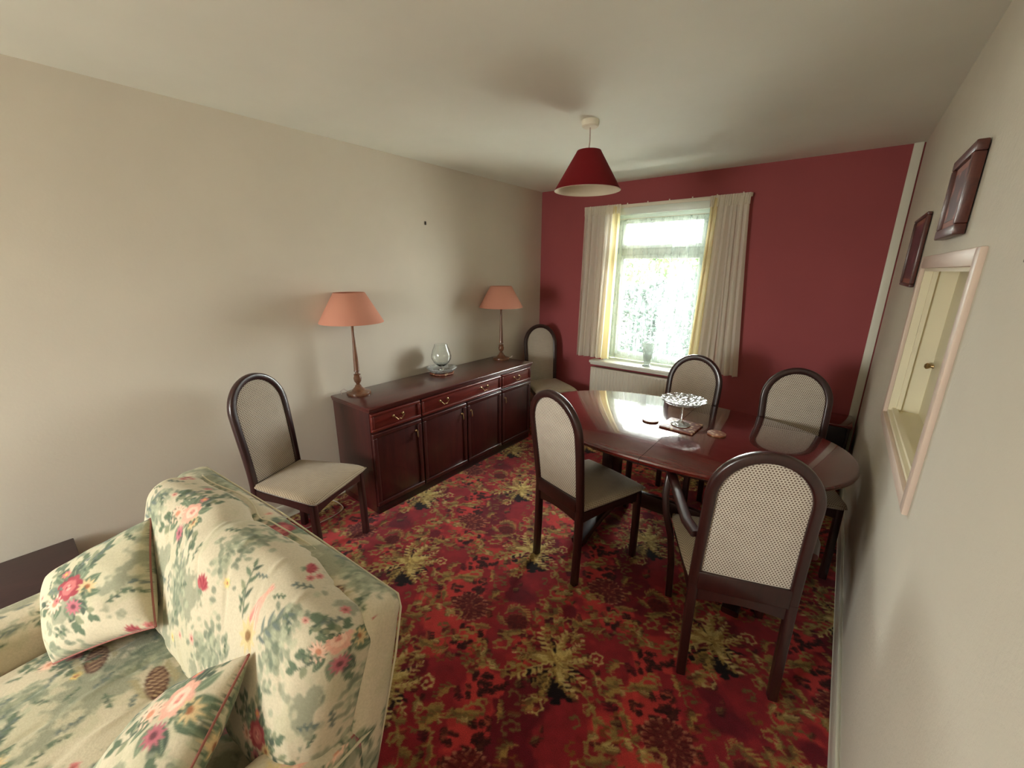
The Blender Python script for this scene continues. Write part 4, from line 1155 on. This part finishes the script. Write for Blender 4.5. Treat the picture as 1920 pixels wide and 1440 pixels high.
def sofa():
    t = empty('sofa', SO, SR, 'small floral printed fabric sofa with loose back cushions, its back to the dining area', 'sofa')
    Tm = Matrix.Translation
    # back: raked frame, wider at the top
    def rake(co):
        co = co.copy(); z = co[:, 2]; k = (z + .38) / .76      # 0 bottom .. 1 top
        co[:, 1] += -.21 * (1 - np.clip(k, 0, 1))
        return co
    puff('back', .625, .062, .39, .04, (.01, .012, .01), .007, 'printed_cotton', t, Tm((0, -.066, .435)), rake, (.1, .2), .004, 3)
    # piping along the top rear edge and the end
    tube_obj('piping', [(-.60, -.016, .815), (0, -.008, .818), (.600, -.016, .812), (.620, -.026, .790), (.626, -.056, .68), (.622, -.122, .45), (.616, -.19, .22)], .0028, 'piping_cream', t)
    puff('base', .62, .33, .13, .03, (.0, .0, .0), .012, 'printed_cotton', t, Tm((0, -.50, .165)), None, (.3, .1), .003, 5)
    for s in (-1, 1):
        puff('arm', .085, .345, .26, .055, (.006, .0, .012), .007, 'printed_cotton', t, Tm((s * .555, -.50, .305)), None, (.2 + s * .1, .35), .004, 7 + s)
        tube_obj('piping', [(s * .632, -.14, .53), (s * .638, -.30, .535), (s * .636, -.60, .535), (s * .632, -.83, .525)], .004, 'piping_cream', t)
        for y in (-.15, -.78):
            lathe_obj('leg', [(.018, 0), (.024, .04)], 'mahogany_dark', t, 16, True, s * .55, y)
    def seatf(co):
        co = co.copy(); return co
    puff('seat_cushion', .475, .31, .075, .05, (.0, .008, .022), .006, 'printed_cotton', t, Tm((0, -.535, .375)), seatf, (.05, .55), .007, 11, True)
    # one wide loose back cushion
    def cush(co):
        co = co.copy(); k = np.clip((co[:, 2] + .22) / .44, 0, 1)
        co[:, 0] *= (.90 + .10 * k); co[:, 0] += .03 * (1 - k)
        co[:, 2] += -.018 * np.exp(-((co[:, 0] + .06) / .05) ** 2) * k - .03 * k * np.clip(co[:, 0] / .56, -1, 1) * (co[:, 0] > 0)
        co[:, 1] += .03 * np.sin(k * PI) * 0 - .012 * np.cos(co[:, 0] * 14) * k
        return co
    Mc = Tm((.055, -.200, .645)) @ Matrix.Rotation(-.32, 4, 'X')
    bc = puff('back_cushion', .568, .095, .228, .072, (.010, .026, .016), .0042, 'printed_cotton', t, Mc, cush, (.02, .12), .006, 2)
    pp = []
    for k in range(60):
        u = -1 + 2 * k / 59; x = .54 * u
        q = cush(np.array([[x, .070, .222 + .014 * (1 - u * u)]]))[0]; pp.append(Mc @ Vector(q))
    tube_obj('piping', pp, .0024, 'piping_cream', bc)
sofa()

def pillow(C, label, off, seed, ps=3.4, thick=.085, n=110, pip=True):
    """C: corners TL, TR, BR, BL of the front face rectangle (world)"""
    C = [np.array(c, float) for c in C]; ctr = sum(C) / 4
    s = np.linspace(-1, 1, n); S, R = np.meshgrid(s, s)
    U = (S + 1) / 2; V = (R + 1) / 2
    def bil(U, V): return (C[3] * ((1 - U) * (1 - V))[..., None] + C[2] * (U * (1 - V))[..., None] + C[1] * (U * V)[..., None] + C[0] * ((1 - U) * V)[..., None])
    nrm = np.cross(C[1] - C[0], C[0] - C[3]); nrm /= np.linalg.norm(nrm)
    # pinched sides
    pin = .05
    Uc = .5 + (U - .5) * (1 - pin * (1 - R ** 2)); Vc = .5 + (V - .5) * (1 - pin * (1 - S ** 2))
    P = bil(Uc, Vc)
    prof = (np.clip(1 - S ** 2, 0, 1) * np.clip(1 - R ** 2, 0, 1)) ** .42
    wr = .004 * np.sin(S * 9 + seed) * np.sin(R * 7 + seed * 2) * prof
    F = P + nrm * (prof * thick + wr)[..., None]; Bk = P - nrm * (prof * thick * .8)[..., None]
    ln = np.linalg.norm(C[1] - C[0])
    col = FT.sample(S * ln / ps + off[0], R * ln / ps + off[1]); col2 = FT.sample(S * ln / ps + off[0] + .3, R * ln / ps + off[1] + .25)
    t = empty('throw_pillow', tuple(ctr), 0, label, 'cushion', 'floral cushions on the sofa')
    a = np.concatenate([F, Bk[::-1]], 0) - ctr
    me = grid_mesh('cover', a[..., 0], a[..., 1], a[..., 2]); dye(me, np.concatenate([col, col2[::-1]], 0).reshape(-1, 3))
    bm = bmesh.new(); bm.from_mesh(me); bmesh.ops.remove_doubles(bm, verts=bm.verts, dist=1e-4); bmesh.ops.recalc_face_normals(bm, faces=bm.faces); bm.to_mesh(me); bm.free()
    link('cover', me, 'printed_cotton', t, True, None)
    e = [P[0, i] for i in range(0, n, 4)] + [P[i, -1] for i in range(0, n, 4)] + [P[-1, -1 - i] for i in range(0, n, 4)] + [P[-1 - i, 0] for i in range(0, n, 4)]
    tube_obj('piping', [tuple(p - ctr) for p in e], .003, 'piping_red', t, 6, closed=True)
pillow([(.69, -3.958, .585), (.975, -3.695, .80), (1.265, -3.778, .60), (1.02, -3.990, .475)],
       'plump floral cushion with a large red rose leaning on the far arm of the sofa', (.16, .47), 1)
pillow([(1.50, -3.785, .54), (1.735, -3.678, .745), (1.880, -3.95, .55), (1.61, -4.06, .47)],
       'floral cushion with dark red piping leaning at the near end of the sofa', (.40, .19), 4, 2.5)
